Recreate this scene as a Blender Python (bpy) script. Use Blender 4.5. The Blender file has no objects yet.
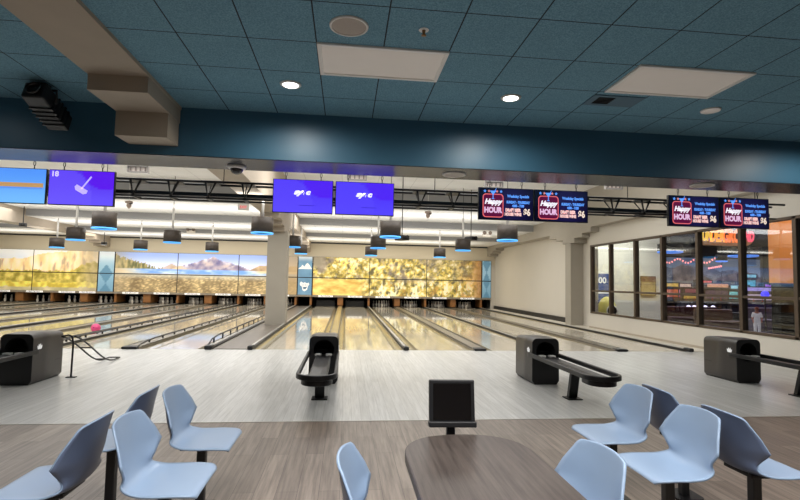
import bpy, bmesh, math, random
from mathutils import Vector, Matrix, noise
random.seed(7)
PI = math.pi
SC = bpy.context.scene
COL = SC.collection
# ------------------------------------------------------------------ camera
FPX, YAW, PITCH, ROLL, EYE = 493.0, .1082, .0649, .0201, 1.5
fwd = Vector((math.sin(YAW)*math.cos(PITCH), math.cos(YAW)*math.cos(PITCH), math.sin(PITCH)))
rgt = Vector((math.cos(YAW), -math.sin(YAW), 0)); upv = rgt.cross(fwd)
r2 = rgt*math.cos(ROLL)+upv*math.sin(ROLL); u2 = -rgt*math.sin(ROLL)+upv*math.cos(ROLL)
cam = bpy.data.cameras.new('camera'); cam.lens = 36*FPX/800; cam.sensor_width = 36; cam.clip_start = .05; cam.clip_end = 200
co = bpy.data.objects.new('camera', cam); COL.objects.link(co)
co.matrix_world = Matrix(((r2.x,u2.x,-fwd.x,0),(r2.y,u2.y,-fwd.y,0),(r2.z,u2.z,-fwd.z,EYE),(0,0,0,1)))
SC.camera = co
def _ray(x, y): return fwd + r2*((x-400)/FPX) + u2*((250-y)/FPX)
def on_y(x, y, Y): d = _ray(x, y); return d*(Y/d.y) + Vector((0,0,EYE))
def on_z(x, y, z): d = _ray(x, y); return d*((z-EYE)/d.z) + Vector((0,0,EYE))
def on_x(x, y, X): d = _ray(x, y); return d*(X/d.x) + Vector((0,0,EYE))
# ------------------------------------------------------------------ materials
def lin(c):
    return tuple(((v/255)/12.92 if v/255 <= .04045 else ((v/255+.055)/1.055)**2.4) for v in c)
def rgba(c): return (*lin(c), 1)
def _base(name):
    m = bpy.data.materials.new(name); m.use_nodes = True
    nt = m.node_tree; b = nt.nodes['Principled BSDF']
    return m, nt, b
def N(nt, t, **kw):
    n = nt.nodes.new(t)
    for k, v in kw.items():
        if k in n.inputs: n.inputs[k].default_value = v
        else: setattr(n, k, v)
    return n
def math_n(nt, op, a, b=None):
    n = nt.nodes.new('ShaderNodeMath'); n.operation = op
    for i, v in enumerate((a, b)):
        if v is None: continue
        if isinstance(v, (int, float)): n.inputs[i].default_value = v
        else: nt.links.new(v, n.inputs[i])
    return n.outputs[0]
def mix_col(nt, fac, a, b):
    n = nt.nodes.new('ShaderNodeMix'); n.data_type = 'RGBA'
    for sock, v in ((n.inputs[0], fac), (n.inputs[6], a), (n.inputs[7], b)):
        if isinstance(v, (int, float)): sock.default_value = v
        elif isinstance(v, tuple): sock.default_value = v
        else: nt.links.new(v, sock)
    return n.outputs[2]
def pm(name, c, rough=.5, metal=0, var=.12, scale=6, spec=.5, emit=None, es=0, coat=0, bump=0, bscale=60):
    """procedural material: colour varied by a noise texture"""
    m, nt, b = _base(name)
    tc = N(nt, 'ShaderNodeTexCoord'); nz = N(nt, 'ShaderNodeTexNoise', Scale=scale, Detail=3.0)
    nt.links.new(tc.outputs['Object'], nz.inputs['Vector'])
    l = lin(c)
    col = mix_col(nt, nz.outputs[0], (*[v*(1-var) for v in l], 1), (*[min(1, v*(1+var)) for v in l], 1))
    nt.links.new(col, b.inputs['Base Color'])
    if es and var > .3: nt.links.new(col, b.inputs['Emission Color'])
    b.inputs['Roughness'].default_value = rough; b.inputs['Metallic'].default_value = metal
    b.inputs['Specular IOR Level'].default_value = spec; b.inputs['Coat Weight'].default_value = coat
    if emit: b.inputs['Emission Color'].default_value = rgba(emit); b.inputs['Emission Strength'].default_value = es
    if bump:
        n2 = N(nt, 'ShaderNodeTexNoise', Scale=bscale, Detail=4.0); nt.links.new(tc.outputs['Object'], n2.inputs['Vector'])
        bp = N(nt, 'ShaderNodeBump', Strength=bump, Distance=.01); nt.links.new(n2.outputs[0], bp.inputs['Height'])
        nt.links.new(bp.outputs[0], b.inputs['Normal'])
    return m
def paint_mat(name, es, rough=.5, dim=1.0):
    """colour painted per vertex ('paint' attribute), partly self lit"""
    m, nt, b = _base(name)
    a = N(nt, 'ShaderNodeAttribute', attribute_name='paint')
    d = mix_col(nt, dim, (0,0,0,1), a.outputs['Color'])
    nt.links.new(d, b.inputs['Base Color']); nt.links.new(a.outputs['Color'], b.inputs['Emission Color'])
    b.inputs['Emission Strength'].default_value = es; b.inputs['Roughness'].default_value = rough
    return m
def plank_mat(name, c1, c2, c3, w, l, rough, streak=.35, spec=.5):
    m, nt, b = _base(name)
    tc = N(nt, 'ShaderNodeTexCoord'); sp = N(nt, 'ShaderNodeSeparateXYZ'); nt.links.new(tc.outputs['Object'], sp.inputs[0])
    cb = N(nt, 'ShaderNodeCombineXYZ'); nt.links.new(sp.outputs[1], cb.inputs[0]); nt.links.new(sp.outputs[0], cb.inputs[1])
    br = N(nt, 'ShaderNodeTexBrick', offset=.37, Scale=1.0, **{'Mortar Size': .0016, 'Brick Width': l, 'Row Height': w, 'Bias': -.1})
    br.inputs['Color1'].default_value = rgba(c1); br.inputs['Color2'].default_value = rgba(c2); br.inputs['Mortar'].default_value = rgba(c3)
    nt.links.new(cb.outputs[0], br.inputs['Vector'])
    mp = N(nt, 'ShaderNodeMapping'); mp.inputs['Scale'].default_value = (30, 1.6, 1); nt.links.new(tc.outputs['Object'], mp.inputs[0])
    nz = N(nt, 'ShaderNodeTexNoise', Scale=1.0, Detail=5.0, Roughness=.62); nt.links.new(mp.outputs[0], nz.inputs['Vector'])
    f = math_n(nt, 'MULTIPLY_ADD', nz.outputs[0], 3.6); f.node.inputs[2].default_value = -1.35; f.node.use_clamp = True
    col = mix_col(nt, math_n(nt, 'MULTIPLY', f, streak), br.outputs[0], rgba(c3))
    nt.links.new(col, b.inputs['Base Color'])
    b.inputs['Roughness'].default_value = rough; b.inputs['Specular IOR Level'].default_value = spec
    return m
def tile_mat(name):
    m, nt, b = _base(name)
    tc = N(nt, 'ShaderNodeTexCoord'); sp = N(nt, 'ShaderNodeSeparateXYZ'); nt.links.new(tc.outputs['Object'], sp.inputs[0])
    def line(out, o, p):
        v = math_n(nt, 'DIVIDE', math_n(nt, 'SUBTRACT', out, o - 40*p), p)
        fr = math_n(nt, 'FRACT', v)
        e = math_n(nt, 'MINIMUM', fr, math_n(nt, 'SUBTRACT', 1.0, fr))
        return math_n(nt, 'LESS_THAN', e, .006/p)
    g = math_n(nt, 'MAXIMUM', line(sp.outputs[0], -.318, .605), line(sp.outputs[1], 5.02, .665))
    n1 = N(nt, 'ShaderNodeTexNoise', Scale=75.0, Detail=4.0, Roughness=.7); nt.links.new(tc.outputs['Object'], n1.inputs['Vector'])
    n2 = N(nt, 'ShaderNodeTexNoise', Scale=4.0); nt.links.new(tc.outputs['Object'], n2.inputs['Vector'])
    sp2 = math_n(nt, 'MULTIPLY_ADD', n1.outputs[0], 2.6); sp2.node.inputs[2].default_value = -.8; sp2.node.use_clamp = True
    a = mix_col(nt, sp2, rgba((74,118,138)), rgba((134,182,204)))
    a = mix_col(nt, math_n(nt, 'MULTIPLY', n2.outputs[0], .35), a, rgba((84,128,150)))
    nt.links.new(mix_col(nt, g, a, rgba((22,34,44))), b.inputs['Base Color'])
    bp = N(nt, 'ShaderNodeBump', Strength=.25, Distance=.01); nt.links.new(n1.outputs[0], bp.inputs['Height']); nt.links.new(bp.outputs[0], b.inputs['Normal'])
    b.inputs['Roughness'].default_value = .85
    return m
def hall_ceiling_mat():
    m, nt, b = _base('white_ceiling_tile')
    tc = N(nt, 'ShaderNodeTexCoord'); sp = N(nt, 'ShaderNodeSeparateXYZ'); nt.links.new(tc.outputs['Object'], sp.inputs[0])
    fr = math_n(nt, 'FRACT', math_n(nt, 'DIVIDE', math_n(nt, 'ADD', sp.outputs[0], 60.0), 1.22))
    g = math_n(nt, 'LESS_THAN', fr, .02)
    n1 = N(nt, 'ShaderNodeTexNoise', Scale=.8); nt.links.new(tc.outputs['Object'], n1.inputs['Vector'])
    a = mix_col(nt, n1.outputs[0], rgba((226,226,224)), rgba((244,244,242)))
    nt.links.new(mix_col(nt, math_n(nt, 'MULTIPLY', g, .3), a, rgba((150,150,150))), b.inputs['Base Color'])
    b.inputs['Roughness'].default_value = .8
    return m
def glass_mat():
    m, nt, b = _base('window_glass')
    out = nt.nodes['Material Output']; nt.nodes.remove(b)
    tr = N(nt, 'ShaderNodeBsdfTransparent'); tr.inputs[0].default_value = (.9,.93,.95,1)
    gl = N(nt, 'ShaderNodeBsdfGlossy', Roughness=.01); fr = N(nt, 'ShaderNodeFresnel', IOR=1.45)
    nz = N(nt, 'ShaderNodeTexNoise', Scale=2.0); f = math_n(nt, 'MULTIPLY', fr.outputs[0], math_n(nt, 'ADD', math_n(nt, 'MULTIPLY', nz.outputs[0], .04), .17))
    mx = N(nt, 'ShaderNodeMixShader'); nt.links.new(f, mx.inputs[0]); nt.links.new(tr.outputs[0], mx.inputs[1]); nt.links.new(gl.outputs[0], mx.inputs[2])
    nt.links.new(mx.outputs[0], out.inputs[0])
    return m
# ------------------------------------------------------------------ mesh builder
class MB:
    def __init__(s): s.bm = bmesh.new()
    def _new(s, f, M=None):
        pass
    def box(s, x0, x1, y0, y1, z0, z1, M=None):
        v = [Vector(p) for p in ((x0,y0,z0),(x1,y0,z0),(x1,y1,z0),(x0,y1,z0),(x0,y0,z1),(x1,y0,z1),(x1,y1,z1),(x0,y1,z1))]
        if M: v = [M @ p for p in v]
        v = [s.bm.verts.new(p) for p in v]
        for q in ((3,2,1,0),(4,5,6,7),(0,1,5,4),(1,2,6,5),(2,3,7,6),(3,0,4,7)): s.bm.faces.new([v[i] for i in q])
        return s
    def poly(s, pts):
        s.bm.faces.new([s.bm.verts.new(Vector(p)) for p in pts]); return s
    def prism(s, pts, a, b):
        """pts: list of points (Vector); a,b: offset vectors for the two caps"""
        a, b = Vector(a), Vector(b)
        A = [s.bm.verts.new(Vector(p)+a) for p in pts]; B = [s.bm.verts.new(Vector(p)+b) for p in pts]
        n = len(pts); s.bm.faces.new(A); s.bm.faces.new(B[::-1])
        for i in range(n): s.bm.faces.new((A[i], B[i], B[(i+1)%n], A[(i+1)%n]))
        return s
    def tube(s, pts, r, n=8, closed=False, caps=True, r_end=None):
        pts = [Vector(p) for p in pts]; rings = []; prev = None
        for i, p in enumerate(pts):
            if closed: t = pts[(i+1)%len(pts)] - pts[i-1]
            else: t = pts[min(i+1, len(pts)-1)] - pts[max(i-1, 0)]
            t.normalize()
            if prev is None:
                a = Vector((0,0,1)) if abs(t.z) < .9 else Vector((1,0,0))
                u = t.cross(a).normalized()
            else: u = (prev - t*prev.dot(t)).normalized()
            prev = u; w = t.cross(u)
            rr = r if r_end is None else r + (r_end-r)*i/(len(pts)-1)
            rings.append([s.bm.verts.new(p + (u*math.cos(2*PI*k/n) + w*math.sin(2*PI*k/n))*rr) for k in range(n)])
        m = len(rings)
        for i in range(m if closed else m-1):
            A, B = rings[i], rings[(i+1)%m]
            for k in range(n):
                f = s.bm.faces.new((A[k], A[(k+1)%n], B[(k+1)%n], B[k])); f.smooth = n > 6
        if caps and not closed: s.bm.faces.new(rings[0][::-1]); s.bm.faces.new(rings[-1])
        return s
    def lathe(s, prof, c=(0,0,0), n=24, smooth=True, M=None):
        c = Vector(c); rings = []
        for r, z in prof:
            if r <= 1e-6:
                p = c + Vector((0,0,z)); rings.append([s.bm.verts.new(M @ p if M else p)])
            else:
                ring = []
                for k in range(n):
                    p = c + Vector((r*math.cos(2*PI*k/n), r*math.sin(2*PI*k/n), z)); ring.append(s.bm.verts.new(M @ p if M else p))
                rings.append(ring)
        for A, B in zip(rings, rings[1:]):
            if len(A) == 1 and len(B) == 1: continue
            for k in range(n):
                if len(A) == 1: f = s.bm.faces.new((A[0], B[(k+1)%n], B[k]))
                elif len(B) == 1: f = s.bm.faces.new((A[k], A[(k+1)%n], B[0]))
                else: f = s.bm.faces.new((A[k], A[(k+1)%n], B[(k+1)%n], B[k]))
                f.smooth = smooth
        return s
    def grid(s, fn, nu, nv, smooth=True, closed_u=False):
        V = [[s.bm.verts.new(fn(i/nu, j/nv)) for j in range(nv+1)] for i in range(nu + (0 if closed_u else 1))]
        m = len(V)
        for i in range(nu):
            for j in range(nv):
                f = s.bm.faces.new((V[i][j], V[(i+1)%m][j], V[(i+1)%m][j+1], V[i][j+1])); f.smooth = smooth
        return s
    def text(s, body, size, M, shear=0, bold=0, align='CENTER', ext=0, width=1.0):
        """M maps text plane (x right, y up) into space"""
        cu = bpy.data.curves.new('lettering', 'FONT'); cu.body = body; cu.size = size; cu.shear = shear; cu.offset = bold
        cu.align_x = align; cu.align_y = 'CENTER'; cu.extrude = ext; cu.resolution_u = 3
        ob = bpy.data.objects.new('lettering', cu); COL.objects.link(ob)
        dg = bpy.context.evaluated_depsgraph_get(); me = bpy.data.meshes.new_from_object(ob.evaluated_get(dg))
        me.transform(M @ Matrix.Diagonal((width,1,1,1))); s.bm.from_mesh(me)
        bpy.data.objects.remove(ob); bpy.data.curves.remove(cu); bpy.data.meshes.remove(me)
        return s
    def build(s, name, mat, parent=None, loc=(0,0,0), rotz=0, bevel=0, seg=2, paint=None, sub=0, solid=0, normals=True):
        if normals: bmesh.ops.recalc_face_normals(s.bm, faces=s.bm.faces)
        me = bpy.data.meshes.new(name); s.bm.to_mesh(me); s.bm.free()
        if paint:
            at = me.color_attributes.new('paint', 'FLOAT_COLOR', 'POINT')
            for i, v in enumerate(me.vertices): at.data[i].color = (*paint(v.co), 1)
        o = bpy.data.objects.new(name, me); COL.objects.link(o)
        if mat: me.materials.append(mat)
        o.location = loc; o.rotation_euler = (0, 0, rotz)
        if parent: o.parent = parent
        if solid:
            md = o.modifiers.new('solidify', 'SOLIDIFY'); md.thickness = solid; md.offset = 0
        if sub:
            md = o.modifiers.new('subdivision', 'SUBSURF'); md.levels = sub; md.render_levels = sub
        if bevel:
            md = o.modifiers.new('bevel', 'BEVEL'); md.width = bevel; md.segments = seg; md.limit_method = 'ANGLE'; md.angle_limit = math.radians(40)
        return o
def thing(name, label, cat, loc=(0,0,0), rotz=0, group=None):
    o = bpy.data.objects.new(name, None); COL.objects.link(o); o.empty_display_size = .1
    o.location = loc; o.rotation_euler = (0,0,rotz)
    return tag(o, label, cat, group)
def tag(o, label, cat, group=None):
    o['label'] = label; o['category'] = cat
    if group: o['group'] = group
    return o
def struct(o): o['kind'] = 'structure'; return o
def dup(root, loc, label, rotz=None, group=None):
    kids = {}
    r = root.copy(); COL.objects.link(r); r.location = loc
    if rotz is not None: r.rotation_euler = (0,0,rotz)
    r['label'] = label
    if group: r['group'] = group
    for ch in root.children:
        c = ch.copy(); COL.objects.link(c); c.parent = r
        for g in ch.children:
            d = g.copy(); COL.objects.link(d); d.parent = c
    return r
ORD = ['first','second','third','fourth','fifth','sixth','seventh','eighth','ninth','tenth']
def stadium(x0, x1, y0, y1, r, n=10, z=0):
    pts = []
    for cx, cy, a0 in ((x1-r,y1-r,0),(x0+r,y1-r,PI/2),(x0+r,y0+r,PI),(x1-r,y0+r,1.5*PI)):
        for k in range(n+1):
            a = a0 + PI/2*k/n; pts.append(Vector((cx+r*math.cos(a), cy+r*math.sin(a), z)))
    return pts
def wall_M(o):   # text plane facing the viewer (-Y): x right, y up
    return Matrix.Translation(Vector(o)) @ Matrix.Rotation(PI/2, 4, 'X')
def side_M(o):   # text plane on a wall facing -X: text x runs towards -Y
    return Matrix.Translation(Vector(o)) @ Matrix.Rotation(-PI/2, 4, 'Z') @ Matrix.Rotation(PI/2, 4, 'X')
# ------------------------------------------------------------------ palette
M_tile = tile_mat('blue_ceiling_tile'); M_hallceil = hall_ceiling_mat(); M_glass = glass_mat()
M_concourse = plank_mat('grey_brown_vinyl_plank', (152,137,124), (122,109,98), (72,62,55), .15, 1.22, .4, .62)
M_approach = plank_mat('pale_grey_approach', (206,206,204), (190,190,187), (150,150,147), .105, 4.6, .3, .5)
M_walk = plank_mat('grey_walkway_plank', (128,119,110), (106,99,91), (80,74,68), .12, 1.8, .35, .4)
M_lane = plank_mat('polished_lane_board', (208,202,188), (192,185,170), (160,150,134), .027, 1.6, .055, .3, .7)
M_gutter = pm('gutter_plastic', (150,142,122), .16, var=.1, scale=2, spec=.7)
M_cap = pm('grey_lane_capping', (122,114,100), .3, var=.15, scale=3)
M_capy = pm('tan_track_cover', (168,150,108), .25, var=.12, scale=2, spec=.6)
M_black = pm('satin_black_plastic', (26,26,28), .42, var=.2)
M_blackm = pm('black_steel', (17,17,19), .4, metal=.3, var=.2)
M_hood = pm('charcoal_ball_return_plastic', (50,45,42), .42, var=.12, scale=20, bump=.1, bscale=200)
M_hole = pm('deep_black', (6,6,7), .8)
M_plate = pm('white_lane_plate', (250,248,244), .5, emit=(255,252,246), es=.35)  # plates are no lamps; a slight glow is added to brighten them
M_white = pm('white_enamel', (232,230,226), .45, var=.04)
M_rail = pm('pale_aluminium', (205,203,198), .3, metal=.5, var=.08)
M_beam = pm('beige_beam_paint', (172,160,144), .75, var=.08, scale=3, bump=.1, bscale=40)
M_column = pm('taupe_column_paint', (170,163,150), .7, var=.06, scale=2)
M_wall = pm('cream_wall_paint', (214,208,196), .8, var=.03, scale=1)
M_backwall = pm('warm_beige_back_wall', (222,212,190), .8, var=.03, scale=1)
M_riser = pm('shaded_step_grey', (150,150,150), .8, var=.05, scale=1)  # shade on the ceiling risers, put into the colour as darker grey
M_soffit = pm('blue_soffit_paint', (60,104,130), .45, var=.06, scale=2)
M_under = pm('grey_soffit_underside', (48,54,62), .27, var=.05, scale=2, spec=.38)
M_frame = pm('bronze_window_frame', (88,74,60), .45, metal=.3, var=.1)
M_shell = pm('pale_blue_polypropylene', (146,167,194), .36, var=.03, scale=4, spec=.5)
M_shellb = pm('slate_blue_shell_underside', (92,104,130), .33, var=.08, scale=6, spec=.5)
M_table = None
M_blue = pm('blue_led_ring', (90,170,235), .4, emit=(84,176,246), es=.85)
M_pend = pm('dark_bronze_shade', (74,66,60), .5, var=.2, scale=25)
M_lit = pm('lit_downlight_lens', (255,252,245), .4, emit=(255,250,240), es=8)
M_panel = pm('prismatic_panel_lens', (205,198,190), .5, var=.03, emit=(215,205,195), es=.16)
M_grille = pm('perforated_speaker_grille', (176,166,156), .6, var=.15, scale=180)
M_wood = pm('orange_maple_kickback', (150,102,56), .45, var=.35, scale=3)
M_pin = pm('white_bowling_pin', (214,208,198), .25, var=.03)
M_pinred = pm('red_pin_stripe', (190,40,40), .3)
M_logo = pm('white_logo_print', (240,240,240), .5, emit=(255,255,255), es=.25)
M_mural = paint_mat('printed_mural', .38)
M_screen = paint_mat('lit_screen', 1.0, .2, .1)
# ================================================================== THE SETTING
FOUL, SEAM, MASK, PIT = 10.93, 5.43, 28.9, 30.1
struct(MB().box(-21, 14, -3, SEAM, -.12, 0).build('floor', M_concourse))
struct(MB().box(-21, 8.75, SEAM, FOUL, -.12, 0).build('floor_approach', M_approach))
struct(MB().box(-21, 9.1, FOUL, 31, -.25, -.12).build('floor_slab', M_cap))
struct(MB().box(8.16, 8.95, FOUL, 28.9, -.12, .01).build('floor_edge', M_wall))
struct(MB().box(-2.76, -2.03, FOUL, MASK+.2, -.12, .012).build('floor_walkway', M_walk))
struct(MB().box(-21, 8.75, SEAM-.012, SEAM+.004, 0, .004).build('trim_1', M_rail))
struct(MB().box(-21, 14, -3, 6.33, 3.63, 3.75).build('ceiling', M_tile))
sf = MB().box(-21, 14, 6.32, 6.99, 3.022, 4.98).build('soffit', M_soffit); struct(sf)
struct(MB().box(-21, 14, 6.324, 6.986, 3.012, 3.021).build('soffit_underside', M_under))
# stepped white ceiling above the lanes
for i, (y0, y1, z) in enumerate(((6.99, 18.1, 4.9), (18.1, 21.65, 4.2), (21.65, 25.3, 3.91), (25.3, 29.05, 3.72))):
    struct(MB().box(-21, 9.1, y0, y1+.02, z, z+.06).build('ceiling_step', M_hallceil))
for y, z0, z1 in ((18.1, 4.2, 4.9), (21.65, 3.91, 4.2), (25.3, 3.72, 3.91)):
    struct(MB().box(-21, 9.1, y-.04, y, z0, z1).build('ceiling_riser', M_riser))
struct(MB().box(-21, 9.1, 29.0, 29.2, 2.5, 4.0).build('wall_back', M_backwall))
struct(MB().box(-21, 9.1, 28.96, 29.0, 3.645, 3.72).build('trim_2', M_black))
struct(MB().box(-21, 14, -3.1, -3, 0, 3.7).build('wall_rear', pm('taupe_rear_wall', (120,112,104), .8)))
struct(MB().box(-21.15, -21, -3, 31, 0, 5).build('wall_left', M_wall))
struct(MB().box(8.95, 9.1, 17.02, 31, -.12, 4.95).build('wall_right', M_wall))
struct(MB().box(8.86, 8.95, 18.35, 29, 0, .2).build('baseboard_right', M_black))
# pit behind the pins
struct(MB().box(-21, 9.1, 30.9, 31, -.12, 2.6).box(-21, 9.1, 29.2, 31, 2.5, 2.6).build('pit_wall', M_hole))
struct(MB().box(8.67, 8.95, 28.93, 29.0, -.12, 2.6).build('wall_filler', M_wall))
# window wall
WX, SILL, HEAD, MIDZ = 8.75, .53, 2.96, 1.325
struct(MB().box(WX, WX+.16, 5.4, 17.02, -.12, SILL).build('wall_window_side', M_wall))
struct(MB().box(WX, WX+.16, 6.99, 17.02, HEAD, 4.95).box(WX, WX+.16, 16.89, 17.02, SILL, HEAD).build('wall_window_head', M_wall))
struct(MB().box(WX-.012, WX, 7.1, 17.0, 0, .07).build('baseboard_window', pm('tan_baseboard', (178,166,148), .5)))
fr = MB()
ML = [16.86, 15.6, 14.17, 12.88, 11.47, 10.11, 8.75, 7.3]
for y in ML: fr.box(WX-.02, WX+.12, y-.045, y+.045, SILL, HEAD)
for z in (SILL, HEAD-.06): fr.box(WX-.02, WX+.12, 7.3, 16.86, z, z+.06)
fr.box(WX-.01, WX+.11, 7.3, 16.86, MIDZ-.03, MIDZ+.03)
w1 = struct(fr.build('window_1', M_frame, bevel=.006))
struct(MB().box(WX+.05, WX+.056, 7.3, 16.86, SILL+.04, HEAD-.04).build('glass', M_glass, w1))
# building frame: beams along the lanes, column, pilaster, stepped haunches
def beam(x0, x1, name='beam'):
    m = MB().box(x0, x1, 6.99, 29.0, 3.56, 4.95)
    return m
hx = [(-2.66,-2.06),(-13.7,-13.1),(8.45,8.98)]
for i, (a, b) in enumerate(hx):
    yc = 17.1 if i != 2 else 18.05
    pr = [(6.99,4.95),(6.99,3.56),(yc-1.75,3.56),(yc-1.75,3.40),(yc-1.1,3.40),(yc-1.1,3.27),(yc-.5,3.27),(yc-.5,3.1),(yc+.5,3.1),(yc+.5,3.27),(yc+1.1,3.27),(yc+1.1,3.4),(yc+1.75,3.4),(yc+1.75,3.56),
          (27.3,3.56),(27.3,3.42),(27.9,3.42),(27.9,3.28),(28.4,3.28),(28.4,3.14),(29,3.14),(29,4.95)]
    m = MB().prism([(0,y,z) for y, z in pr], (a,0,0), (b,0,0))
    struct(m.build('beam', M_beam if i != 2 else M_column))
m = MB().box(-2.72, -2.1, -3, 6.31, 3.59, 3.66)
m.box(-2.71, -2.11, 5.3, 6.31, 3.42, 3.60).box(-2.70, -2.12, 5.93, 6.31, 3.13, 3.43)
struct(m.build('beam_concourse', M_beam))
struct(MB().box(-2.63, -1.97, 16.8, 17.35, 0, 3.13).build('column', M_column, bevel=.01))
struct(MB().box(8.45, 8.98, 17.85, 18.32, 0, 3.13).build('pilaster', M_column, bevel=.01))

# ================================================================== LANES
# strips between lanes: (centre x, half width of the capping, kind)
LANES = [(-3.62,'L'),(-5.22,'L'),(-6.87,'L'),(-8.53,'L'),(-10.18,'L'),(-11.83,'L'),(-13.48,'L'),(-15.13,'L'),(-16.78,'L'),(-18.43,'L')]
RL = [-1.13, .56, 2.17, 3.87, 5.55, 7.23]
caps_l = [(-2.84,.075),(-4.42,.17),(-6.05,.08),(-7.70,.17),(-9.36,.08),(-11.0,.17),(-12.66,.08),(-14.3,.17),(-15.96,.08),(-17.6,.17),(-19.26,.08)]
caps_r = [(-1.98,.055),(-.285,.13),(1.365,.055),(3.035,.15),(4.71,.055),(6.39,.15),(8.09,.055)]
HW = .53
def gutter_mb(x0, x1):
    m = MB(); c, r = (x0+x1)/2, abs(x1-x0)/2
    def fn(u, v): a = PI*u; return Vector((c - r*math.cos(a), FOUL + .0 + (PIT-FOUL)*v, -.012 - .085*math.sin(a)))
    return m.grid(fn, 8, 1)
M_arrow = pm('dark_lane_arrow', (92,70,48), .15)
M_deck = pm('pale_pin_deck', (196,188,172), .2, var=.05)
def lane(cx, xl, xr, label):
    t = thing('bowling_lane', label, 'bowling lane', (0,0,0))
    MB().box(cx-HW, cx+HW, FOUL, 29.0, -.1, 0).build('lane_surface', M_lane, t)
    MB().box(cx-HW, cx+HW, 29.0, PIT, -.1, 0).build('pin_deck', M_deck, t)
    gutter_mb(xl, cx-HW).build('gutter', M_gutter, t); gutter_mb(cx+HW, xr).build('gutter', M_gutter, t)
    a = MB()
    for k in range(-3, 4):
        x = cx + k*.137; y = FOUL + 4.6 - abs(k)*.25
        a.poly([(x-.022,y,.0012),(x,y+.03,.0012),(x+.022,y,.0012),(x,y+.2,.0012)])
    a.build('arrow_marking', M_arrow, t)
    return t
for i, (cx, _) in enumerate(LANES):
    lane(cx, caps_l[i+1][0]+caps_l[i+1][1], caps_l[i][0]-caps_l[i][1], f'pale polished bowling lane, {ORD[i]} lane left of the square grey column')
for i, cx in enumerate(RL):
    lane(cx, caps_r[i][0]+caps_r[i][1], caps_r[i+1][0]-caps_r[i+1][1], f'pale polished bowling lane, {ORD[i]} lane right of the square grey column')
def bumper(parent, x, side, z=.13):
    """raised bumper rail on posts along one edge of a divider"""

    pts = [(x, FOUL+.05, .06), (x, FOUL+.2, .09), (x, FOUL+.45, z*.85), (x, FOUL+.9, z), (x, 28.4, z)]
    b = MB().tube(pts, .017, 6).build('bumper_rail', M_black, parent)
    MB().tube([(x, FOUL+.05, .05), (x, 28.4, .05)], .018, 6).build('lower_rail', M_rail, parent)
    y = FOUL+.6
    while y < 28.2:
        MB().box(x-.014, x+.014, y-.02, y+.02, .03, z if y > FOUL+.9 else z*.85).build('rail_post', M_black, parent); y += .8
def divider(cx, hw, kind, label, bumpers=()):
    t = thing('lane_divider', label, 'lane divider')
    if kind == 'wide':
        MB().box(cx-hw, cx+hw, FOUL, PIT, -.11, .035).build('track_cover', M_capy if cx > -1 and cx < 1 else M_cap, t, bevel=.012)
        MB().box(cx-hw+.002, cx-hw+.024, FOUL+.17, 28.9, .03, .041).box(cx+hw-.024, cx+hw-.002, FOUL+.17, 28.9, .03, .041).build('edge_strip', M_black, t)
        MB().box(cx-hw*.9, cx+hw*.9, FOUL-.09, FOUL+.16, 0, .055).build('end_cap', M_black, t, bevel=.02)
    else:
        MB().box(cx-hw, cx+hw, FOUL, PIT, -.11, .05).build('divider_body', M_black, t, bevel=.01)
        MB().box(cx-hw*.55, cx+hw*.35, FOUL+.1, PIT-1, .05, .066).build('top_rail', M_rail, t)
        MB().box(cx-hw*1.05, cx+hw*1.05, FOUL-.1, FOUL+.14, 0, .085).build('end_cap', M_black, t, bevel=.025)
    for s in bumpers: bumper(t, cx + s*(hw-.02), s, .2 if len(bumpers) == 1 and cx > -3 else .13)
    return t
for i, (cx, hw) in enumerate(caps_l):
    wide = hw > .1
    b = {0:(-1,), 1:(1,), 2:(1,-1)}.get(i, ())
    if i == 0: lb = 'black and white bumper divider beside the walkway, left of the grey column'
    elif b: lb = f'divider with bumper rail on posts, {ORD[i-1]} left of the walkway edge divider'
    else: lb = f'{"wide grey" if wide else "narrow black and white"} lane divider, {ORD[i-1]} one left of the walkway edge divider'
    divider(cx, hw, 'wide' if wide else 'narrow', lb, b)
RLB = ['narrow white topped divider along the walkway right of the grey column','wide tan track cover running behind the ball return second from left',
 'narrow white topped divider between second and third lanes right of the column','wide grey track cover, fourth divider right of the grey column',
 'narrow lane divider running straight behind the ball return third from left','wide grey track cover ending between the two right ball returns','narrow divider along the cream window wall at far right']
for (cx, hw), lb in zip(caps_r, RLB): divider(cx, hw, 'wide' if hw > .1 else 'narrow', lb)

# ------------------------------------------------------------------ pins, kickbacks
PINP = [(.0,0),(.02,.0),(.036,.012),(.0515,.06),(.0605,.114),(.057,.15),(.045,.185),(.029,.22),(.0235,.25),(.0255,.285),(.0315,.32),(.0325,.34),(.026,.367),(.012,.38),(0,.381)]
def make_pin(loc, label, group):
    t = thing('bowling_pin', label, 'bowling pin', loc, 0, group)
    MB().lathe(PINP, n=10).build('pin_body', M_pin, t)
    MB().lathe([(.0275,.228),(.0262,.236)], n=10).build('stripe', M_pinred, t)
    return t
proto = None
for side, xs in (('left', [c for c, _ in LANES]), ('right', RL)):
    for li, cx in enumerate(xs):
        if side == 'right' and li in (0, 1): continue       # swept decks
        lb = f'white bowling pin standing at the end of the {ORD[li]} lane {side} of the grey column'
        gp = f'pins on the {ORD[li]} lane {side} of the column'
        for row in range(4):
            for k in range(row+1):
                loc = (cx + (k - row/2)*.3048, 29.18 + row*.264, 0)
                if proto is None: proto = make_pin(loc, lb, gp)
                else: dup(proto, loc, lb, None, gp)
def kick(cx, hw, lb):
    t = thing('kickback', lb, 'partition', (cx, 28.95, 0))
    MB().box(-hw, hw, .03, 1.2, .07, .545).build('side_board', M_wood, t)
    MB().box(-hw*.7, hw*.7, .02, .03, .08, .5).build('front_plate', M_wood, t)
    return t
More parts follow.
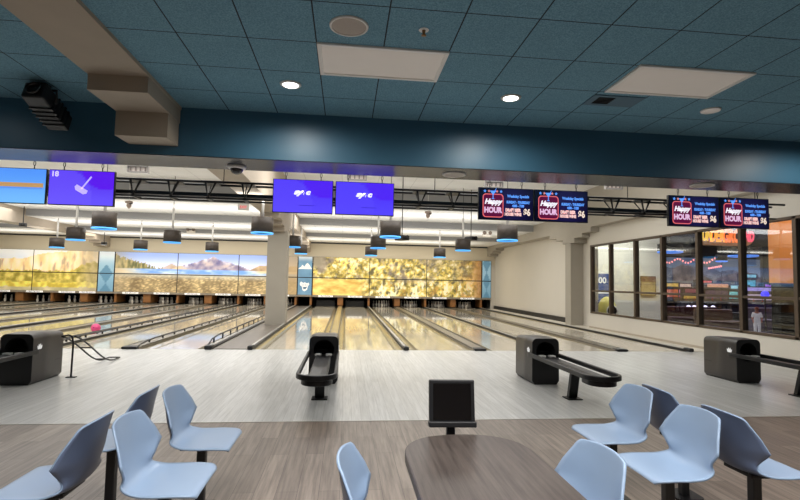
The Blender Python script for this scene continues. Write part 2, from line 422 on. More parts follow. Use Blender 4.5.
for i, (cx, hw) in enumerate(caps_l): kick(cx, .2 if hw > .1 else .06, f'orange wooden pin deck partition, {ORD[i] if i < 10 else "outermost"} one left of the grey column')
for i, (cx, hw) in enumerate(caps_r):
    kick(cx, .16 if hw > .1 else .06, f'wooden pin deck partition under the gold mural, {ORD[i]} one from its left end')
for li in (0, 1):   # lowered sweep bars hide the first two decks
    t = thing('sweep_bar', f'black lowered pin sweep at the end of the {ORD[li]} lane right of the column', 'pin sweep', (RL[li], 29.05, 0))
    MB().box(-.53, .53, 0, .05, .02, .36).build('sweep_board', M_hole, t)
    MB().box(-.53, -.47, .05, .6, .3, .36).box(.47, .53, .05, .6, .3, .36).build('sweep_arm', M_hole, t)

# ------------------------------------------------------------------ murals on the masking units
def fb(x, y, s, o=4, seed=0.):
    v = 0; a = .5; p = Vector((x*s+seed, y*s+seed*1.7, seed))
    for _ in range(o): v += a*noise.noise(p); p *= 2.03; a *= .5
    return v
def mixc(a, b, t):
    t = 0 if t < 0 else 1 if t > 1 else t
    return tuple(a[i]*(1-t)+b[i]*t for i in range(3))
def sm(a, b, x):
    t = (x-a)/(b-a); t = 0 if t < 0 else 1 if t > 1 else t
    return t*t*(3-2*t)
def paint_gold(p):
    x, z = p.x, p.z
    t = (z-.58)/2.27; u = (x+1.92)/10.0
    n = fb(x, z, 1.3, 5, 3.1); n2 = fb(x, z, 3.6, 4, 9.4); n3 = fb(x, z*.35, 4.5, 3, 5.5)
    c = mixc((172,150,66), (240,214,112), .5+1.8*n)
    c = mixc(c, (252,242,206), .9*sm(.08,.3,n2))
    c = mixc(c, (98,92,62), .9*sm(.06,.26,-n2))
    n4 = fb(x, z, 6.0, 3, 13.7); c = mixc(c, (84,78,54), .5*sm(.06,.24,n4)); c = mixc(c, (255,248,214), .45*sm(.06,.24,-n4))
    rock = sm(-.02,.14, fb(x, z, .75, 4, 21.3)) * sm(.3,.55,t) * (1-.65*sm(.55,.8,u))
    c = mixc(c, mixc((118,106,100),(176,160,140), .5+1.5*n2), .9*rock)
    if u < .36:
        md = (1-sm(.4,.5,t))*(1-sm(.24,.36,u)); c = mixc(c, mixc((206,164,78),(250,226,138), .5+1.7*fb(x*.4,z,4,3,7)), md)
        tl = sm(.62,.85, t)*(1-sm(.02,.1,u)); c = mixc(c, (150,140,120), tl)
    else:
        tr = (1-sm(.35,.5,t))*sm(.1,.25,n3); c = mixc(c, (255,250,222), .8*tr); c = mixc(c, (190,140,66), .6*(1-sm(.3,.5,t))*sm(.08,.25,-n3))
    c = mixc(c, (214,150,72), .4*sm(.84,.98,u+.2*n)); c = mixc(c, (150,104,66), .7*sm(.93,1.0,u))
    return lin(c)
def paint_lake(p):
    x, z = p.x, p.z
    px = 178 + (x+9.40)*(61/3.33)      # rough position along the panorama
    n = fb(x, z, 1.5, 4, 4.4)
    sky = mixc((232,236,248), (156,180,238), sm(2.0,2.8,z))
    c = sky
    def ridge(pk, w, h, base, col, seed, snow=0):
        nonlocal c
        top = base + h*max(0, 1-abs(px-pk)/w)**1.25 + .16*fb(x, 0, 1.8, 4, seed)*min(1, h*1.5)
        if z < top and z > base-.02 and abs(px-pk) < w:
            k = mixc(col, (206,190,190), .5+1.8*fb(x, z, 2.6, 4, seed+2)); c = mixc(k, (236,232,240), snow*sm(top-.25, top, z)*sm(-.05,.25,fb(x,z,3,3,seed+4)))
    ridge(213, 46, .80, 1.92, (110,104,150), 1.2, .9); ridge(236, 26, .36, 1.92, (122,112,150), 5.3, .3)
    ridge(172, 14, .34, 1.94, (186,164,140), 8.1, .2); ridge(180, 11, .26, 1.93, (232,206,160), 2.2)
    tt = 1.98 + .75*max(0, (160-px)/44)**1.0 + .3*fb(x*7, 0, 2.2, 3, 6.6)
    if px < 163 and z < tt and z > 1.9: c = mixc((92,96,62), (196,178,120), .5+2.2*fb(x*3, z, 2.6, 4, 1.1))
    if px > 245: 
        if z < 1.95+.3*sm(245,262,px)+.1*n: c = mixc((150,120,90),(220,196,160), .5+2*n)
    if z < 1.95:
        c = mixc((238,222,190), mixc((120,166,232),(206,224,246), .5+2.2*fb(x*.3, z, 5, 3, 7.7)), sm(116+40*(1.95-z), 150, px))
        if px > 252: c = mixc(c, (230,210,172), sm(252,262,px)*sm(1.75,1.9,z))
    if z < 1.68:
        q = noise.voronoi(Vector((x*4.6, z*5.2*(1+1.2*(z-.6)), 0)))[0]
        st = mixc((128,108,76), (222,198,146), sm(.0,.55,q[1]-q[0])*.8 + .1 + 1.0*fb(x, z, 1.6, 3, 3.3))
        c = mixc(st, (206,206,196), sm(1.3,1.68,z)*.75)
    c = mixc(c, (172,156,128), .8*(1-sm(104,142,px))); c = mixc(c, (176,150,110), .8*sm(262,284,px))
    return lin(c)
def paint_cliff(p):
    x, z = p.x, p.z
    px = 34 + (x+16.96)*(65/3.36)
    n = fb(x, z, 1.4, 4, 2.7); n2 = fb(x, z, 3.4, 4, 6.1)
    c = mixc((200,214,236), (246,244,236), sm(2.3,2.9,z)*.4+.5+n)
    top = 2.35 + .35*sm(20,48,px) + .25*fb(x, 0, .8, 4, 3.3) + .12*sm(64,75,px)
    if z < top:
        c = mixc((238,206,142), (255,240,206), .5+1.8*fb(x*1.5, z*.6, 1.8, 4, 8.8)); c = mixc(c, (176,152,126), .8*sm(.1,.3,fb(x*2, z*.5, 2, 4, 12.)))
    ft = 1.75 + .28*fb(x*2.5, 0, 2.5, 3, 4.2) + .5*sm(70,92,px)
    if z < ft: c = mixc((148,132,50), (236,214,112), .5+1.9*n2)
    if z < 1.12+.15*n: c = mixc((250,236,110), (196,172,66), .5+2.2*n2)
    if z < .85+.08*n: c = mixc((170,160,120), (214,200,160), .5+2*n)
    c = mixc(c, (172,156,132), .85*sm(72,96,px)*(.75+.6*n2)); 
    return lin(c)
def paint_banner(p, x0, x1, dia):
    x, z = p.x, p.z; u = (x-x0)/(x1-x0)*2-1
    c = mixc((118,160,184), (150,186,204), sm(.6,2.2,z)); 
    if dia:
        c = mixc(c, (222,228,232), sm(2.0,2.75,z)*.9) if dia == 1 else c
        k = ((z-.6) % 1.05)/1.05; w = abs(2*k-1) if (z < 2.18 or dia == 2) else 0
        if abs(u) < w*.85: c = mixc(c, (78,124,154), .7)
    else: c = mixc((92,130,160), (120,160,186), .5+fb(x,z,2)); c = mixc(c, (225,228,230), sm(2.5,2.85,z)*.8)
    return lin(c)
def mural(name, label, xs, paint, cat='mural', step=.05, z1=2.86, extra=None):
    t = thing(name, label, cat, (0, MASK, 0))
    for a, b in zip(xs, xs[1:]):
        for nm, z0, zz in (('lower_panel', .66, 1.63), ('upper_panel', 1.68, z1)):
            nx = max(2, int((b-a-.04)/step)); nz = max(2, int((zz-z0)/step))
            MB().grid(lambda u, v, a=a, b=b, z0=z0, zz=zz: Vector((a+.02+(b-a-.04)*u, 0, z0+(zz-z0)*v)), nx, nz, False).build(nm, M_mural, t, paint=paint)
    MB().box(xs[0], xs[-1], .003, .06, .655, z1+.01).build('backing_frame', M_black, t)
    MB().box(xs[0], xs[-1], -.03, .07, .55, .655).build('bottom_rail', pm('mask_bottom_rail', (150,140,126), .5), t)
    if extra: extra(t)
    return t
def lane_plates(centres, body):
    def f(t):
        for c in centres:
            p = MB().box(c-.42, c+.42, -.045, -.03, .55, .648).build('name_plate', M_plate, t)
            MB().text(body, .085, wall_M((c, -.047, .605)), bold=.001).build('plate_lettering', M_hole, p)
    return f
PL = 'Black Oak Lanes'
mural('cliff_mural', 'backlit mural of pale cliffs and yellow green meadow, far left above the pins', [-20.4,-16.96,-13.62], paint_cliff, extra=lane_plates([-14.08,-15.13,-16.78,-18.43], PL))
mural('lake_mural', 'backlit mural of a mountain lake with snowy peak and rocky shore', [-12.74,-9.40,-6.07,-2.77], paint_lake, extra=lane_plates([-11.83,-10.18,-8.53,-6.87,-5.22,-3.62], PL))
mural('forest_mural', 'backlit mural of golden autumn trees above the pins right of the column', [-1.90,1.38,4.76,8.09], paint_gold, step=.036, extra=lane_plates([-1.13,.56,2.17,3.87,5.55,7.23], PL))
mural('diamond_banner', 'pale blue banner with diamonds between the cliff mural and the lake mural', [-13.60,-12.76], lambda p: paint_banner(p,-13.6,-12.76,1), 'banner')
def emblem(t):
    f = -.006
    m = MB()
    m.prism([(-2.72,f,2.18),(-2.58,f,2.26),(-2.5,f,2.38),(-2.38,f,2.27),(-2.3,f,2.44),(-2.2,f,2.5),(-2.08,f,2.34),(-1.98,f,2.2),(-1.96,f,2.14),(-2.72,f,2.14)], (0,-.004,0), (0,.004,0))
    m.build('mountain_emblem', M_logo, t)
    m = MB().prism([(-2.55,f,1.42),(-2.62,f,1.32),(-2.6,f,1.2),(-2.5,f,1.12),(-2.46,f,.92),(-2.34,f,.86),(-2.2,f,.94),(-2.16,f,1.14),(-2.08,f,1.26),(-2.12,f,1.36),(-2.22,f,1.32),(-2.34,f,1.38),(-2.44,f,1.34)], (0,-.004,0), (0,.004,0))
    o = m.build('bear_emblem', M_logo, t)
    m = MB()
    for dx, dz in ((-.1,.12),(.06,.12)): m.prism([(-2.34+dx+.03*math.cos(a*PI/4), f-.006, 1.1+dz+.03*math.sin(a*PI/4)) for a in range(8)], (0,-.002,0), (0,.002,0))
    m.prism([(-2.44,f-.006,1.1),(-2.2,f-.006,1.12),(-2.28,f-.006,1.0),(-2.4,f-.006,.98)], (0,-.002,0), (0,.002,0))
    m.build('bear_face', pm('banner_blue_print', (92,130,160), .5), t)
mural('emblem_banner', 'slate blue banner with white mountain and bear emblems right of the column', [-2.75,-1.93], lambda p: paint_banner(p,-2.75,-1.93,0), 'banner', extra=emblem)
mural('diamond_banner', 'pale blue diamond banner beside the cream right wall', [8.12,8.68], lambda p: paint_banner(p,8.12,8.68,2), 'banner')
# ================================================================== BALL RETURNS
def crown(m, M):
    pts = [(-.03,-.022),(.03,-.022),(.042,.018),(.022,.004),(.014,.034),(0,.012),(-.014,.034),(-.022,.004),(-.042,.018)]
    m.prism([M @ Vector((x,y,0)) for x, y in pts], M.to_3x3() @ Vector((0,0,-.002)), M.to_3x3() @ Vector((0,0,.003)))
def rr_dir(a, hw, z0, z1, r, cz):
    """distance from (0,cz) in direction a to a rounded-top rectangle, found by marching"""
    lo, hi = 0, 2
    def inside(d):
        x, z = abs(d*math.cos(a)), cz + d*math.sin(a)
        if x > hw or z > z1 or z < z0: return False
        for zc, s in ((z1-r, 1), (z0+r*.5, -1)):
            q = r if s > 0 else r*.5
            if x > hw-q and (z-zc)*s > 0 and (x-hw+q)**2+(z-zc)**2 > q*q: return False
        return True
    for _ in range(30):
        mid = (lo+hi)/2
        if inside(mid): lo = mid
        else: hi = mid
    return lo
def make_ball_return(label, loc):
    t = thing('ball_return', label, 'ball return', loc)
    HWD, ZT, n, cz, hr = .21, .688, 56, .49, .148
    ang = [2*PI*k/n for k in range(n)]
    rim = [(rr_dir(a, HWD, .0, ZT, .075, cz), a) for a in ang]
    out = [(d*math.cos(a), cz + d*math.sin(a)) for d, a in rim]
    m = MB(); F = [m.bm.verts.new((x, 0.0, z)) for x, z in out]
    W = [m.bm.verts.new((x*1.03, .25, z*(1.0 if z < .5 else 1.01))) for x, z in out]
    B = [m.bm.verts.new((x, .72, z*.97)) for x, z in out]
    for k in range(n):
        j = (k+1) % n
        for P_, Q_ in ((F, W), (W, B)):
            f = m.bm.faces.new((P_[k], P_[j], Q_[j], Q_[k])); f.smooth = True
    m.bm.faces.new(B); m.build('hood', M_hood, t)
    m = MB(); F = [m.bm.verts.new((x, -.004, z)) for x, z in out]; H = [m.bm.verts.new((hr*math.cos(a), -.004, cz + hr*math.sin(a))) for a in ang]
    Hb = [m.bm.verts.new((hr*1.02*math.cos(a), .012, cz + hr*1.02*math.sin(a))) for a in ang]
    G = [m.bm.verts.new((x, .01, z)) for x, z in out]
    for k in range(n):
        j = (k+1) % n
        m.bm.faces.new((F[k], F[j], H[j], H[k])); m.bm.faces.new((H[k], H[j], Hb[j], Hb[k])); m.bm.faces.new((F[k], G[k], G[j], F[j]))
    m.build('front_panel', M_black, t)
    m = MB(); A = [m.bm.verts.new((hr*math.cos(a), 0, cz + hr*math.sin(a))) for a in ang]; Bk = [m.bm.verts.new((hr*.95*math.cos(a), .4, cz + hr*.95*math.sin(a))) for a in ang]
    for k in range(n): m.bm.faces.new((A[k], A[(k+1)%n], Bk[(k+1)%n], Bk[k])).smooth = True
    m.bm.faces.new(Bk); m.build('ball_opening', M_hole, t)
    m = MB().box(-.2125, .2125, .06, .71, .262, .266); m.build('seam_line', M_black, t)
    m = MB()
    crown(m, Matrix.Translation((-.2175, .13, .5)) @ Matrix.Scale(1.3,4) @ Matrix.Rotation(-PI/2, 4, 'Z') @ Matrix.Rotation(PI/2, 4, 'X'))
    crown(m, Matrix.Translation((.2175, .13, .5)) @ Matrix.Scale(1.3,4) @ Matrix.Rotation(PI/2, 4, 'Z') @ Matrix.Rotation(PI/2, 4, 'X'))
    m.build('crown_logo', M_logo, t)
    # oval rail
    o = stadium(-.238, .225, -1.86, .3, .225, 12); i = stadium(-.2, .187, -1.822, .26, .187, 12)
    m = MB(); R = [[m.bm.verts.new((p.x, p.y, z)) for p in q] for q, z in ((o,.405),(o,.465),(i,.465),(i,.405))]
    k = len(o)
    for a in range(4):
        for b in range(k): m.bm.faces.new((R[a][b], R[a][(b+1)%k], R[(a+1)%4][(b+1)%k], R[(a+1)%4][b]))
    m.build('rail', M_blackm, t, bevel=.01)
    m = MB().prism([(-.11,0,0),(-.09,0,.02),(-.03,0,.008),(.03,0,.008),(.09,0,.02),(.11,0,0),(.11,0,-.02),(-.11,0,-.02)], (0,-1.74,.40), (0,.1,.41))
    m.build('ball_tray', pm('dark_grey_tray', (38,37,38), .35), t)
    o = stadium(-.18, .17, -1.81, -1.38, .17, 8)
    MB().prism(o, (0,0,.335), (0,0,.405)).build('end_tray', M_blackm, t, bevel=.012)
    for x in (-.075, .075): MB().box(x-.045, x+.045, -.1, -.01, .415, .445).build('ball_lift_pad', M_white, t, bevel=.008)
    MB().prism([(-.06,-.98,.40),(.06,-.98,.40),(.06,-.88,.012),(-.06,-.88,.012)], (0,-.03,0), (0,.035,0)).build('leg', M_blackm, t, bevel=.006)
    MB().box(-.1, .1, -.99, -.80, 0, .014).build('foot_plate', M_blackm, t, bevel=.004)
    return t
br = make_ball_return('black ball return directly in front of the lanes right of the column, second from left', (-.29, 7.35, 0))
dup(br, (3.04, 7.27, 0), 'black ball return with its rack pointing at the right hand chairs, third from left')
dup(br, (6.45, 7.34, 0), 'black ball return beside the cream window wall, rightmost of four')
dup(br, (-4.42, 7.3, 0), 'black ball return next to the bent tube ball ramp, leftmost of four')
# ball ramp and pink ball
t = thing('ball_ramp', 'black bent tube bowling ramp leaning down beside the leftmost ball return', 'ball ramp', (-4.05, 7.95, 0))
def ramp_curve(dx):
    pts = []
    for k in range(19):
        u = k/18; x = dx + RX*u; y = -.1 + RY*u
        pts.append((x, y, .022 + .6*(1-sm(-.12,.86,u))))
    return pts
RX, RY = -.12, 1.8
for dx in (-.09, .09): MB().tube(ramp_curve(dx), .013, 8).build('runner', M_blackm, t)
for q in (6, 12, 18):
    a, b = ramp_curve(-.09)[q], ramp_curve(.09)[q]; MB().tube([a, b], .011, 8).build('cross_bar', M_blackm, t)
MB().tube([(-.09,-.1,.6),(0,-.1,.62),(.05,-.1,.6),(.07,-.1,.5),(.06,-.09,.01)], .014, 8).build('leg', M_blackm, t)
MB().box(-.0, .13, -.12, -.06, 0, .012).build('foot_plate', M_blackm, t)
p = on_z(95.5, 332.5, 0)
b = thing('bowling_ball', 'pink bowling ball on a left lane between bumper rails', 'bowling ball', (p.x, p.y, 0))
R_ = .118
MB().lathe([(R_*math.sin(PI*k/16), R_-R_*math.cos(PI*k/16)) for k in range(17)], n=24).build('ball_shell', pm('pink_urethane', (240,84,140), .15, var=.2, scale=14), b)
m = MB()
for dx, dz in ((-.018,.03),(.018,.03),(0,-.02)):
    v = Vector((dx, -1, dz+.045)); v.y = -math.sqrt(R_**2 - v.x**2 - v.z**2)
    m.tube([Vector((v.x, v.y-.0015, v.z+R_)), Vector((v.x, v.y+.004, v.z+R_))], .011, 10)
m.build('finger_hole', M_hole, b)

# ================================================================== TRUSS AND MONITORS
t = thing('lighting_truss', 'long black box truss hung across the hall behind the monitors', 'truss', (0, 8.1, 2.779)); t.scale = (.92,.92,.92)
TX0, TX1 = -8.2, 8.6
for y in (0, .3):
    MB().tube([(TX0, y, .285), (TX1-.0, y, .285)], .021, 8).build('top_chord', M_blackm, t)
    MB().tube([(TX0, y, 0), (TX1-.2, y, 0)], .017, 8).build('bottom_chord', M_blackm, t)
MB().box(TX0, TX1-.25, .08, .22, .045, .105).build('cable_tray', M_black, t)
x = TX0+.2; k = 0
while x < TX1-.3:
    m = MB()
    m.tube([(x-.05, 0, .285), (x, 0, .0), (x+.12, 0, .27)], .02, 6).tube([(x-.03, .3, .285), (x, 0, 0)], .012, 6)
    m.box(x-.025, x+.025, -.012, .312, -.02, .02).box(x-.1, x+.14, -.012, .312, .265, .29)
    m.build('web_brace', M_blackm, t); x += .62
for x in (-6.2, -2.2, 1.6, 5.4, 8.1): MB().tube([(x, .15, .285), (x, .15, 2.305)], .008, 6).build('hanger_wire', M_blackm, t)

def em(name, c, s=1.0): return pm(name, c, .4, var=.02, emit=c, es=s)
E_white, E_coral, E_lilac, E_sky, E_pink = em('white_glow', (250,246,255), 1.0), em('coral_neon', (236,108,112), .9), em('lilac_glow', (236,190,226), .9), em('sky_glow', (96,160,255), .95), em('pale_pink_glow', (255,206,200), .95)
E_coralstar = em('coral_star', (230,140,140), .9); E_mag = em('magenta_panel', (110,16,70), .55); E_brown = em('tan_lane_strip', (196,150,96), .9)
MW, MH = 1.03, .588
def screen_purple(b):
    def f(p):
        x, z = p.x, p.z
        c = mixc((104,84,255), (84,44,236), sm(-.3,.3,z))
        if (x-.36)**2+(z-.34)**2 < .36**2: c = mixc(c, (92,14,236), .75)
        if (x+.35)**2+(z+.18)**2 < .52**2: c = mixc(c, (112,92,255), .55)
        return lin(mixc(c, (64,52,255), b))
    return f
def screen_blue(p): return lin(mixc((120,190,255), (84,150,250), sm(-.3,.3,p.z)))
def screen_navy(p): return lin(mixc((28,24,74), (8,8,28), sm(.1,.62,math.hypot(p.x-.1, p.z))))
def monitor(label, cx, paint, gfx, group=None):
    t = thing('monitor', label, 'monitor', (cx*.9186, 7.9, 2.83), 0, group); t.scale = (.9186,.9186,.9186)
    MB().box(-MW/2, MW/2, .004, .06, -MH/2, MH/2).build('housing', M_black, t, bevel=.006)
    MB().box(-MW*.3, MW*.3, .06, .16, -.16, .16).build('mount', M_blackm, t)
    s = MB().grid(lambda u, v: Vector(((u-.5)*(MW-.024), 0, (v-.5)*(MH-.024))), 34, 20, False).build('screen', M_screen, t, paint=paint)
    for x in (-.3, .3):
        h = MB().tube([(x, .03, MH/2), (x, .03, MH/2+.05)], .008, 6).tube([Vector((x+.016*math.cos(a*PI/5), .03, MH/2+.09+.04*math.sin(a*PI/5))) for a in range(10)], .006, 5, closed=True)
        h.build('hook', M_blackm, t)
        MB().tube([(x, .03, MH/2+.13), (x, .03, 2.254)], .004, 5).build('hanging_cable', M_rail, t)
    gfx(t, s)
    return t
F = -.004
def T(m, s, size, x, z, **k): return m.text(s, size, wall_M((x, F, z)), **k)
def g_blue(t, s):
    MB().box(-.515, .47, F, -.001, -.02, .05).build('tan_strip', E_brown, s)
    MB().box(-.515, .47, F, -.001, -.05, -.022).build('blue_strip', em('blue_strip', (96,150,240), .9), s)
def g_broom(t, s):
    T(MB(), '18', .12, -.42, .215, bold=.004).build('lane_number', em('number_glow', (222,206,255), .95), s)
    m = MB(); M0 = Matrix.Translation((.0,F,-.02)) @ Matrix.Rotation(math.radians(35), 4, 'Y')
    m.prism([M0 @ Vector(p) for p in ((-.012,0,.0),(.012,0,0),(.012,0,.26),(-.012,0,.26))], (0,-.001,0), (0,.002,0))
    M1 = Matrix.Translation((.0,F,-.02)) @ Matrix.Rotation(math.radians(30), 4, 'Y')
    m.prism([M1 @ Vector(p) for p in ((-.1,0,.03),(.1,0,.03),(.11,0,-.02),(.07,0,-.06),(-.07,0,-.06),(-.11,0,-.02))], (0,-.001,0), (0,.002,0))
    m.build('broom_symbol', em('symbol_glow', (196,178,255), .95), s)
def g_sync(t, s):
    T(MB(), 'sync', .12, -.02, .07, bold=.008, shear=.25, width=1.25).build('script_logo', E_white, s)
    MB().box(-.06, .2, F, -.001, -.163, -.155).build('loading_bar', em('dark_bar', (50,30,190), .7), s)
def star(m, x, z, r):
    m.prism([(x + (r if a%2==0 else r*.45)*math.sin(a*PI/5), F, z + (r if a%2==0 else r*.45)*math.cos(a*PI/5)) for a in range(10)], (0,-.001,0), (0,.002,0))
def g_happy(t, s):
    def ring(o, i, name, mat, y=F):
        m = MB(); A = [m.bm.verts.new((p.x, y, p.y)) for p in o]; B = [m.bm.verts.new((p.x, y, p.y)) for p in i]
        for k in range(len(o)): m.bm.faces.new((A[k], A[(k+1)%len(o)], B[(k+1)%len(o)], B[k]))
        m.build(name, mat, s)
    MB().poly([(p.x, -.002, p.y) for p in stadium(-.425,-.07,-.235,.165,.05,6)]).build('sign_panel', E_mag, s)
    ring(stadium(-.44,-.055,-.25,.18,.06,6), stadium(-.424,-.071,-.234,.164,.048,6), 'neon_frame', E_coral)
    T(MB(), 'Happy', .125, -.25, .035, bold=.006, shear=.3, width=.95).build('script_lettering', E_white, s)
    T(MB(), 'HOUR', .135, -.25, -.12, bold=.008, width=.84).build('block_lettering', E_lilac, s)
    for x in (-.40, -.10): m = MB(); star(m, x, .225, .03); m.build('blue_star', E_sky, s)
    for x in (-.325, -.175): m = MB(); star(m, x, .225, .028); m.build('coral_star', E_coralstar, s)
    m = MB(); m.prism([(-.31,F-.002,.235),(-.19,F-.002,.235),(-.243,F-.002,.165),(-.243,F-.002,.1),(-.215,F-.002,.085),(-.285,F-.002,.085),(-.257,F-.002,.1),(-.257,F-.002,.165)], (0,-.001,0), (0,.001,0))
    m.prism([(-.235,F-.002,.2),(-.225,F-.002,.2),(-.185,F-.002,.28),(-.195,F-.002,.28)], (0,-.001,0), (0,.001,0)); m.build('martini_glass', E_sky, s)
    T(MB(), 'Weekday Specials', .07, .22, .145, bold=.003, width=.8).build('title_lettering', E_sky, s)
    T(MB(), 'SUNDAY - THURSDAY', .064, .22, .035, bold=.004, width=.68).build('days_lettering', E_sky, s)
    T(MB(), '4:00 - 7:00', .064, .22, -.03, bold=.004, width=.8).build('hours_lettering', E_sky, s)
    for z, w in ((-.11,'DRAFT BEER'),(-.185,'HOUSE WINE')): T(MB(), w, .075, .125, z, bold=.005, width=.68).build('offer_lettering', E_pink, s)
    T(MB(), '$6', .17, .385, -.145, bold=.006, width=.72).build('price_lettering', em('cream_glow', (250,226,206), .95), s)
monitor('leftmost monitor, light blue screen crossed by a tan strip', -5.445, screen_blue, g_blue)
monitor('purple monitor reading 18 with a broom symbol, left side', -4.385, screen_purple(0), g_broom)
monitor('purple monitor with white script logo, hung directly above the grey column', -.775, screen_purple(.35), g_sync)
monitor('purple monitor with white script logo, right one of its pair', .295, screen_purple(.45), g_sync)
for lb, cx in (('happy hour monitor, left one of the pair over the middle lanes', 2.855), ('happy hour monitor, right one of the pair over the middle lanes', 3.895),
               ('happy hour monitor, left one of the pair in front of the arcade windows', 6.515), ('happy hour monitor, rightmost of all the hanging screens', 7.56)):
    monitor(lb, cx, screen_navy, g_happy)

# ================================================================== PENDANTS
def make_pendant(label, loc, zc):
    t = thing('pendant_lamp', label, 'pendant lamp', (loc[0], loc[1], 2.66))
    R0, h = .27, .4
    MB().lathe([(R0-.012,.012),(R0,.0),(R0,h-.01),(R0-.02,h),(.02,h),(.02,h-.015),(R0-.03,h-.015),(R0-.012,h-.03),(R0-.012,.012)], n=32).build('shade', M_pend, t)
    MB().lathe([(R0+.004,-.018),(R0+.008,.0),(R0+.004,.016),(R0-.006,.016),(R0-.02,-.018),(R0+.004,-.018)], n=32).build('light_ring', M_blue, t)
    MB().lathe([(0,.03),(R0-.02,.03)], n=32).build('diffuser', M_blue, t)
    MB().tube([(0,0,h), (0,0,h+.75)], .034, 10).build('stem', M_white, t)
    MB().tube([(0,0,h+.75), (0,0,zc-2.66)], .008, 6).build('cord', M_blackm, t)
    return t
pd = {}
rows = ((12.7, 4.9, ((-5.9,'large and near, right under the broom monitor'),(-2.13,'in front of the grey column head, large and near'),(1.12,'large and near, under the right purple monitor'),(4.25,'large and near, under the middle happy hour pair'))),
        (17.1, 4.9, ((-8.8,'middle distance, just left of the broom monitor lamp'),(-5.78,'middle distance, between two small far ones above lake mural'),(-1.83,'middle distance, partly behind the grey column'),(1.09,'middle distance, beside the large one under the right purple monitor'),(4.1,'middle distance, left of one under middle happy hour pair'))),
        (22.1, 3.91, ((-12.1,'far small one above the cliff mural, leftmost'),(-8.75,'far small one above the left half of the lake mural'),(-5.8,'far small one above the right half of the lake mural'),(-2.0,'far small one above the emblem banner'),(1.1,'far small one above the left part of the golden mural'),(4.22,'far small one above the right part of the golden mural'))))
for Y, zc, xs in rows:
    first = None
    for X, lb in xs:
        L = f'dark drum pendant lamp, {lb}'
        if X == -1.83: X, Y = -1.9, 17.75
        elif Y == 17.75: Y = 17.1
        if first is None: first = make_pendant(L, (X, Y), zc)
        else: dup(first, (X, Y, 2.66), L)

# ================================================================== CEILING FIXTURES, CONCOURSE
CZ = 3.63
def panel(cx, cy, label):
    t = thing('ceiling_light_panel', label, 'light panel', (cx, cy, CZ))
    m = MB()
    for a in ((-.605,.605,-.335,-.30),(-.605,.605,.30,.335),(-.605,-.57,-.30,.30),(.57,.605,-.30,.30)): m.box(*a, -.018, .004)
    m.build('frame', M_white, t)
    MB().box(-.57, .57, -.30, .30, -.008, -.002).build('lens', M_panel, t)
panel(.29, 4.68, 'white rectangular ceiling light panel near the middle, by the round speaker')
panel(3.36, 4.66, 'white rectangular ceiling light panel at right beside the air vent')
def downlight(x, y, label):
    t = thing('downlight', label, 'ceiling light', (x, y, CZ))
    MB().lathe([(.085,-.012),(.105,-.012),(.118,0),(.085,0),(.085,-.012)], n=32).build('trim_ring', M_white, t)
    MB().lathe([(0,-.006),(.086,-.006)], n=32).build('lens', M_lit, t)
downlight(-.655, 5.36, 'bright round downlight left of the white ceiling panel')
downlight(1.82, 5.35, 'bright round downlight between the two white ceiling panels')
def speaker(x, y, z, r, label, mat=None):
    t = thing('ceiling_speaker', label, 'speaker', (x, y, z))
    MB().lathe([(r*.88,-.014),(r*.97,-.014),(r,0),(r*.88,0),(r*.88,-.014)], n=36).build('rim', M_white, t)
    MB().lathe([(0,-.016),(r*.5,-.014),(r*.89,-.008)], n=36).build('grille', mat or M_grille, t)
speaker(-.03, 4.02, CZ, .165, 'round ceiling speaker with tan grille above the white light panel')
speaker(4.29, 5.35, CZ, .11, 'small round white speaker right of the air vent', M_panel)
speaker(1.46, 6.66, 3.012, .165, 'flat round speaker on the soffit underside, left of the happy hour monitors')
speaker(5.18, 6.66, 3.012, .165, 'flat round speaker on the soffit underside, above the rightmost monitors')
t = thing('ceiling_sprinkler', 'small brass sprinkler head in the blue ceiling right of the round speaker', 'sprinkler', (.6, 4.0, CZ+.002))
MB().lathe([(0,-.004),(.04,-.006),(.045,0),(0,0)], n=20).build('escutcheon', M_white, t)
MB().lathe([(0,-.05),(.022,-.05),(.022,-.046),(.008,-.045),(.012,-.03),(.016,-.005),(0,-.004)], n=16).build('deflector', pm('brass', (150,110,70), .3, .8), t)
t = thing('air_vent', 'dark slotted air vent beside the right light panel', 'vent', (3.0, 5.25, CZ))
m = MB()
for a in ((-.3,.3,-.15,-.1),(-.3,.3,.1,.15),(-.3,-.22,-.1,.1),(-.02,.3,-.1,.1)): m.box(*a, -.01, .003)
m.build('frame', pm('vent_blue_paint', (74,106,124), .6), t)
MB().box(-.22, -.02, -.1, .1, -.002, .001).build('opening', M_hole, t)
for k in range(5): MB().box(-.22, -.02, -.085+k*.04, -.075+k*.04, -.012, -.002).build('louver', M_black, t)
t = thing('ceiling_camera', 'black dome security camera with white rim on the soffit underside', 'camera', (-1.5, 6.76, 3.014))
MB().lathe([(.075,-.045),(.12,-.03),(.125,0),(.0,0)], n=28).build('housing', M_white, t)
MB().lathe([(.085*math.cos(a*PI/16), -.04-.075*math.sin(a*PI/16)) for a in range(9)], n=28).build('dome', pm('smoked_dome', (18,16,22), .06, spec=.8), t)
